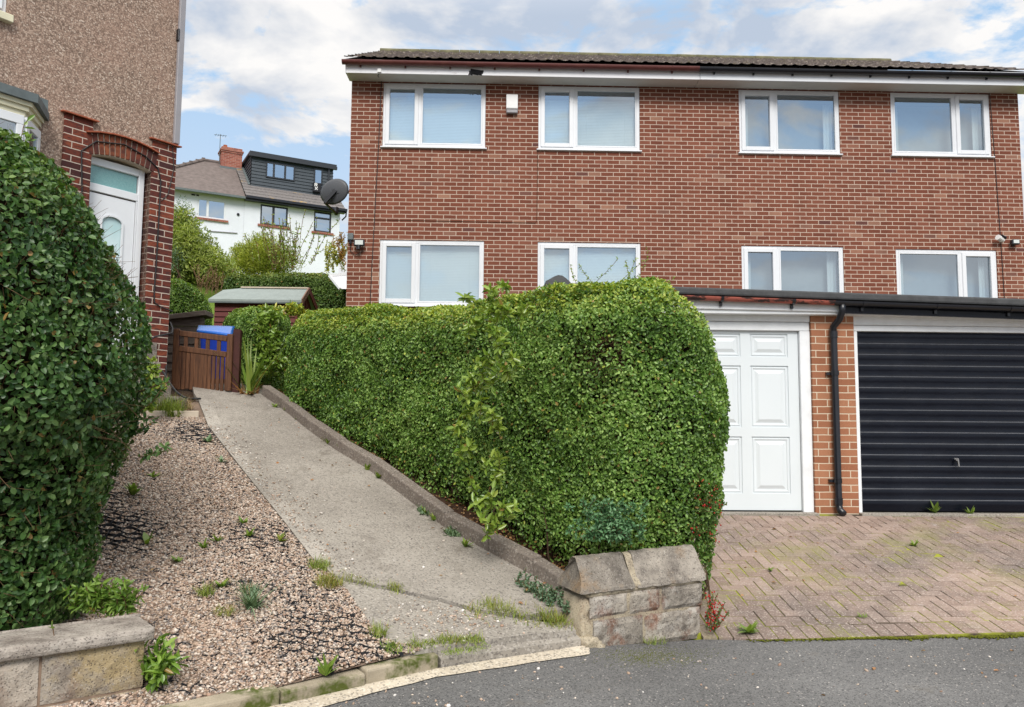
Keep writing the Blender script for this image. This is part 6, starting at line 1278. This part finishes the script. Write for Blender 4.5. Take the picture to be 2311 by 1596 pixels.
# bare brown stems under the left bush
pts = [(at(rng.uniform(445, 505), rng.uniform(640, 668), 24.3), (rng.normal(.35, .35), 0, 1), rng.uniform(.4, .8)) for _ in range(40)]
shoots('thicket', 'tangle of bare brown stems between the dome bush and the long hedge', 'shrub', pts, .5, .05, .02, 'dry', 1, rad=.010, mats='twig')
# tiny plants
def blade_geo(P, D, L, Wd, lean0, curve, seg=4, leafy=False):
    n = len(P); D = np.asarray(D, float); t_ = np.linspace(0, 1, seg + 1); V = np.zeros((n, seg + 1, 2, 3)); c = P.copy(); S = np.stack([-D[:, 1], D[:, 0], np.zeros(n)], 1)
    for i in range(seg + 1):
        if i: a_ = lean0 + curve * t_[i]; c = c + (D3(D) * np.sin(a_)[:, None] + np.array((0, 0, 1.)) * np.cos(a_)[:, None]) * (L / seg)[:, None]
        w = (np.sin(math.pi * min(.97, .12 + .88 * t_[i])) if leafy else (1 - t_[i] ** 1.6) * .9 + .06) * Wd / 2; V[:, i, 0] = c - S * w[:, None]; V[:, i, 1] = c + S * w[:, None]
    i0 = (np.arange(n) * (seg + 1) * 2)[:, None]; F = np.concatenate([i0 + np.array([2 * k, 2 * k + 1, 2 * k + 3, 2 * k + 2]) for k in range(seg)], 0); return V.reshape(-1, 3), F, (seg + 1) * 2
def D3(D): return np.column_stack([D, np.zeros(len(D))]) if D.shape[1] == 2 else D
def tuft(name, label, cat, c, n, L, Wd, mat='grass', spread=.05, lean=(.1, .7), curve=(.2, 1.0), group=None, young=.15, leafy=False, seg=4, parent=None, top=True):
    c = np.asarray(c, float); a_ = rng.uniform(0, 2 * math.pi, n); r_ = spread * np.sqrt(rng.random(n)); P = np.column_stack([c[0] + r_ * np.cos(a_), c[1] + r_ * np.sin(a_), np.full(n, c[2]) + (GX * r_ * np.cos(a_) + GY * r_ * np.sin(a_) if c[0] < .8 else 0)]); b = rng.uniform(0, 2 * math.pi, n); D = np.column_stack([np.cos(b), np.sin(b)])
    V, F, k = blade_geo(P, D, L * rng.uniform(.5, 1.15, n), Wd * rng.uniform(.7, 1.2, n), rng.uniform(*lean, n), rng.uniform(*curve, n), seg, leafy); o_ = npmesh(name, V, F, M[mat], None, attr=leaf_attr(n, np.clip(young * 2 * rng.random(n), 0, 1), k)); return tag(o_, label, cat, group)
def rosette(label, c, n=9, L=.07, Wd=.025, mat='weed', name='weed', group=None, young=.1, lean=(.5, 1.3)): return tuft(name, label, 'weed', c, n, L, Wd, mat, .012, lean, (.1, .7), group, young, True, 5)
g_ = lambda u, v: onG(u, v) + np.array((0, 0, .012))
tuft('grass_plant', 'spiky grey green grass plant with long arching blades in the gravel', 'plant', g_(569, 1378), 70, .24, .010, 'leaf_blue', .03, (.15, 1.0), (.5, 1.5), young=.1)
tuft('grass_tuft', 'bright green grass tuft left of the spiky plant in the gravel', 'grass', g_(462, 1345), 110, .085, .004, 'grass', .05, (.1, .9), (.2, 1.0))
tuft('grass_tuft', 'low yellowish tuft at the foot of the spiky plant', 'grass', g_(506, 1386), 120, .05, .004, 'grass', .06, (.3, 1.2), (.2, 1.0), young=.4)
rosette('leafy weed just behind the bright grass tuft in the gravel', g_(500, 1330), 12, .085)
tuft('weed', 'frothy pale weed just behind the spiky grass plant', 'weed', g_(562, 1345), 90, .09, .006, 'leaf_blue', .05, (.1, .8), (.1, .8))
tuft('grass_tuft', 'shaggy grass clump at the path corner with straw coloured blades', 'grass', g_(742, 1322), 260, .10, .005, 'grass', .085, (.2, 1.1), (.2, 1.0), young=.55)
tuft('grass_tuft', 'green grass clump against the left path edge above the shaggy clump', 'grass', g_(722, 1285), 180, .09, .005, 'grass', .07, (.1, .9), (.2, .9))
for i, (u, v, n, L, lb) in enumerate(((300, 1120, 26, .12, 'biggest leafy weed in the gravel near the dark left hedge'), (347, 1080, 10, .09, 'small weed above the biggest leafy weed in the gravel'), (330, 1232, 5, .12, 'single upright broad leaf weed in the gravel by the dark hedge'), (400, 1272, 14, .06, 'low dark weed in the middle of the gravel bed'), (458, 1240, 10, .07, 'pale weed cluster near the middle of the gravel'), (491, 1226, 12, .07, 'weed just right of the pale weed cluster'), (560, 1215, 16, .08, 'weed on the gravel grid near the path edge'), (634, 1226, 12, .08, 'reddish green weed nearest the left path edge'), (549, 1185, 10, .07, 'small round weed above the gravel grid patch'), (469, 1000, 18, .10, 'blue green weed at the top of the gravel by the path'), (500, 1046, 8, .08, 'weed below the blue green weed by the path'), (734, 1528, 11, .10, 'broad leaved weed behind the mossy kerb'))):
    rosette(lb, g_(u, v), n, L, L * .32, 'leaf_blue' if 'blue' in lb else 'weed', lean=(.1, .9) if i in (0, 2, 11) else (.3, 1.2), young=.35 if 'reddish' in lb else .1)
tuft('grass_tuft', 'grass tuft at the left corner of the concrete apron', 'grass', g_(852, 1438), 90, .09, .005, 'grass', .05, (.1, .9), (.2, .9), young=.2)
tuft('grass_tuft', 'low green tuft between apron, kerb and gravel grid', 'grass', g_(884, 1470), 150, .05, .006, 'weed', .06, (.3, 1.2), (.2, .8))
def strip(label, uv, n, L, Wd, mat='grass', width=.03, young=.2, name='grass_strip', z=.014):
    pts = [onG(*p) for p in uv]; f = rng.random(n) * (len(pts) - 1); k = np.minimum(f.astype(int), len(pts) - 2); A = np.array(pts); P = A[k] + (A[k + 1] - A[k]) * (f - k)[:, None]; P[:, 0] += rng.normal(0, width * .6, n); P[:, 1] += rng.normal(0, width, n); P[:, 2] = .1 + GX * (P[:, 0] + .3) + GY * (P[:, 1] - 4.65) + z - .006
    clump = .45 + .55 * (np.sin(P[:, 0] * 21 + P[:, 1] * 13) > -.2); b = rng.uniform(0, 2 * math.pi, n); V, F, q = blade_geo(P, np.column_stack([np.cos(b), np.sin(b)]), L * clump * rng.uniform(.4, 1.2, n), np.full(n, Wd), rng.uniform(.1, 1.0, n), rng.uniform(.1, .9, n), 3); o_ = npmesh(name, V, F, M[mat], attr=leaf_attr(n, np.clip(young * 2 * rng.random(n), 0, 1), q)); return tag(o_, label, 'grass')
strip('thin line of grass growing in the crack across the path', [(752, 1303), (815, 1316), (882, 1330), (905, 1336)], 420, .05, .004, young=.3)
strip('wide band of grass in the crack at the right end of the path', [(1070, 1380), (1110, 1378), (1170, 1392), (1240, 1402), (1280, 1408)], 950, .075, .005, width=.055, young=.3)
strip('band of grass along the front of the concrete apron', [(925, 1462), (990, 1452), (1060, 1447), (1085, 1450)], 700, .05, .005, width=.03)
strip('short mossy grass line along the dropped kerb', [(1000, 1478), (1060, 1470), (1100, 1462)], 420, .02, .005, width=.018, young=.1)
grp = 'weeds along the path kerb'
for i, (u, v) in enumerate(((620, 922), (646, 930), (672, 950), (704, 972), (722, 985), (768, 1020), (796, 1032), (829, 1064), (853, 1082), (960, 1162), (979, 1178), (1051, 1238), (690, 958), (740, 1005))):
    c = g_(u, v); w = rosette('small green weed in the joint between the concrete path and the kerb', c, 14, .075, .024, 'weed', group=grp, lean=(.1, 1.0), young=.15)
tuft('grass_tuft', 'grass clump in the kerb joint halfway along the path', 'grass', g_(745, 1000), 150, .10, .006, 'grass', .07, (.1, .9), (.2, .9))
for u, v, n, lb in ((963, 1160, 120, 'round grey green sedum cushion by the path kerb'), (1025, 1208, 190, 'largest blue green cushion plant by the path kerb')):
    tuft('weed', lb, 'weed', g_(u, v), n, .055, .018, 'leaf_blue', .075, (.0, 1.2), (.1, .8), leafy=True)
pts = []
for i in range(60):
    f = rng.random(); u, v = 1175 + 115 * f + rng.normal(0, 7), 1325 + 62 * f + rng.normal(0, 6); pts.append((g_(u, v), (rng.normal(0, .6), -.4, .8), rng.uniform(.04, .11)))
shoots('creeper', 'creeping grey green plant between path and kerb beside the pier', 'plant', pts, .1, .022, .015, 'leaf_blue', 3)
# around the steps and left wall
tuft('grass_tuft', 'long bright grass clump in front of the steps above the gravel', 'grass', g_(385, 938), 260, .26, .008, 'grass', .12, (.05, .8), (.2, .9), young=.1)
tuft('grass_tuft', 'grass beside the long bright clump nearer the dark hedge', 'grass', g_(350, 930), 220, .22, .008, 'grass', .14, (.05, .8), (.2, .9), young=.25)
tuft('dry_plant', 'dried straw coloured plant on the edge of the lowest step', 'plant', g_(412, 925), 150, .16, .006, 'dry', .11, (.0, .9), (.1, .8), young=.1)
tuft('dry_plant', 'orange brown withered plant beside the steps next to the dark hedge', 'plant', at(350, 880, 8.7), 130, .20, .010, 'dry', .12, (.0, 1.1), (.1, .9), young=.6)
pts = [(at(rng.uniform(322, 350), rng.uniform(845, 935), 8.2), (rng.normal(.3, .4), -.3, .8), rng.uniform(.1, .3)) for _ in range(26)]
shoots('shrub', 'bright leafy seedling by the steps behind the dark hedge edge', 'shrub', pts, .2, .075, .03, 'leaf_laurel', 3, young=.15)
pts = []
c = g_(356, 1552)
for i in range(16): pts.append((c + np.array((rng.normal(0, .03), rng.normal(0, .03), rng.uniform(0, .05))), (rng.normal(.35, .4), rng.normal(-.3, .3), 1), rng.uniform(.06, .2)))
shoots('weed', 'broad leaved weed against the right end of the sandstone wall', 'weed', pts, .2, .075, .024, 'leaf_laurel', 2, mats='grass' if False else 'leaf_laurel')
pts = []
for i in range(34): p = at(rng.uniform(165, 290), rng.uniform(1362, 1385), 4.25); pts.append((p, (rng.normal(.2, .5), -.2, .9), rng.uniform(.06, .16)))
shoots('weed', 'bright weeds and young grass behind the wall coping under the dark hedge', 'weed', pts, .2, .055, .016, 'weed', 3)
pts = [(at(118, 1400, 3.82), (.25, -.3, -.9), .24)]
shoots('ivy', 'thin ivy strand trailing down over the wall coping', 'ivy', pts, .2, .034, .030, 'leaf_laurel', 1)
# drive and road side
rosette('dandelion at the left end of the road edge beside the pier', (*atz(1690, 1428, .03)[:2], .03), 22, .11, .03, lean=(.4, 1.3))
rosette('leafy dandelion growing at the foot of the black garage door', onD(2110, 1160) + np.array((0, 0, .01)), 16, .13, .035, lean=(.1, 1.1))
rosette('small weed right of the dandelion at the black garage door', onD(2190, 1163) + np.array((0, 0, .01)), 12, .09, .03, lean=(.3, 1.2))
rosette('flat weed in the middle of the block paving on the right', onD(2064, 1233) + np.array((0, 0, .005)), 12, .075, .022)
rosette('weed in the paving joints nearest the stone pier', onD(1740, 1290) + np.array((0, 0, .005)), 10, .06, .018)
tuft('grass_tuft', 'moss like tuft at the front edge of the paving', 'grass', onD(1946, 1392), 60, .035, .005, 'weed', .035, (.3, 1.2), (.1, .8))
tuft('grass_tuft', 'thin dark grass tuft at the foot of the stone pier', 'grass', (*atz(1478, 1452, .0)[:2], .0), 70, .07, .004, 'grass', .07, (.1, 1.1), (.1, .8))
# yucca like plant beside the gate
c = onG(563, 891); yp = thing('phormium', 'sword leaved phormium plant at the hedge end beside the gate', 'plant', tuple(c))
n = 26; b = np.concatenate([rng.uniform(0, 2 * math.pi, n)]); P = np.tile(c, (n, 1)) + rng.normal(0, .03, (n, 3)) * np.array((1, 1, 0)); V, F, k = blade_geo(P, np.column_stack([np.cos(b), np.sin(b)]), rng.uniform(.45, .85, n), rng.uniform(.035, .055, n), rng.uniform(.05, .5, n), rng.uniform(.1, .5, n), 6); npmesh('leaves', V, F, M['weed'], yp, attr=leaf_attr(n, rng.random(n) * .3, k, base=-.1))
n = 16; b = rng.uniform(0, 2 * math.pi, n); P = np.tile(c, (n, 1)) + rng.normal(0, .05, (n, 3)) * np.array((1, 1, 0)); V, F, k = blade_geo(P, np.column_stack([np.cos(b), np.sin(b)]), rng.uniform(.2, .4, n), rng.uniform(.03, .05, n), rng.uniform(.6, 1.3, n), rng.uniform(.1, .6, n), 5); npmesh('dead_leaves', V, F, M['dry'], yp, attr=leaf_attr(n, rng.random(n) * .8, k, base=-.2))
# moss strip along the road edge
Q = []
for i in range(2600):
    x = rng.uniform(1.72, 4.4); w = .035 * (1 + .7 * math.sin(x * 7) * math.sin(x * 3.1)); Q.append((x, edgeY(x) - .004 - abs(rng.normal(0, w * .5)), .004 + rng.uniform(0, .006))) if math.sin(x * 5.3 + 1) + .6 * math.sin(x * 13.7) > -.35 or rng.random() < .15 else None
for i in range(1500): u, v = rng.normal(1470, 60), rng.normal(1480, 11); p = atz(u, v, .002); Q.append((p[0], p[1], .0 if p[1] < 5.35 else -.2))
Q = np.array(Q); o = pebbles('moss', Q, np.where(np.hypot(Q[:, 0] - 2.9, 0) < 1.25, rng.uniform(.004, .010, len(Q)), rng.uniform(.0015, .004, len(Q))), M['moss'], [(.1, .12, .02)], .5, .5); o['kind'] = 'stuff'; o['label'] = 'yellow green moss along the edge of the road'

# fallen leaves and bits blown about the front
FL = []
for i in range(90): p = np.array((rng.uniform(-3.2, .5), rng.uniform(4.6, 9.5))); FL.append((p[0], p[1], G(p[0], p[1]) + .022)) if inpoly(p[None], pathpoly)[0] or inpoly(p[None], gpoly)[0] else None
for i in range(45): x = rng.uniform(1.9, 5.5); y = rng.uniform(5.6, 8.3); FL.append((x, y, D(x, y) + .006))
for i in range(14): p = atz(rng.uniform(900, 2311), rng.uniform(1445, 1590), .004); FL.append((p[0], p[1], .005)) if p[1] < edgeY(p[0]) - .1 and p[0] > 1.3 else None
FL = np.array(FL); V, F = leaf_geo(FL, np.tile((0, 0, 1.), (len(FL), 1)), .034, .020, .05, .35, 0, .2); o = npmesh('fallen_leaves', V, F, M['dry'], attr=leaf_attr(len(FL), rng.random(len(FL)) * .7, base=-.3)); o['kind'] = 'stuff'; o['label'] = 'small brown fallen leaves scattered over the path, gravel, drive and road'
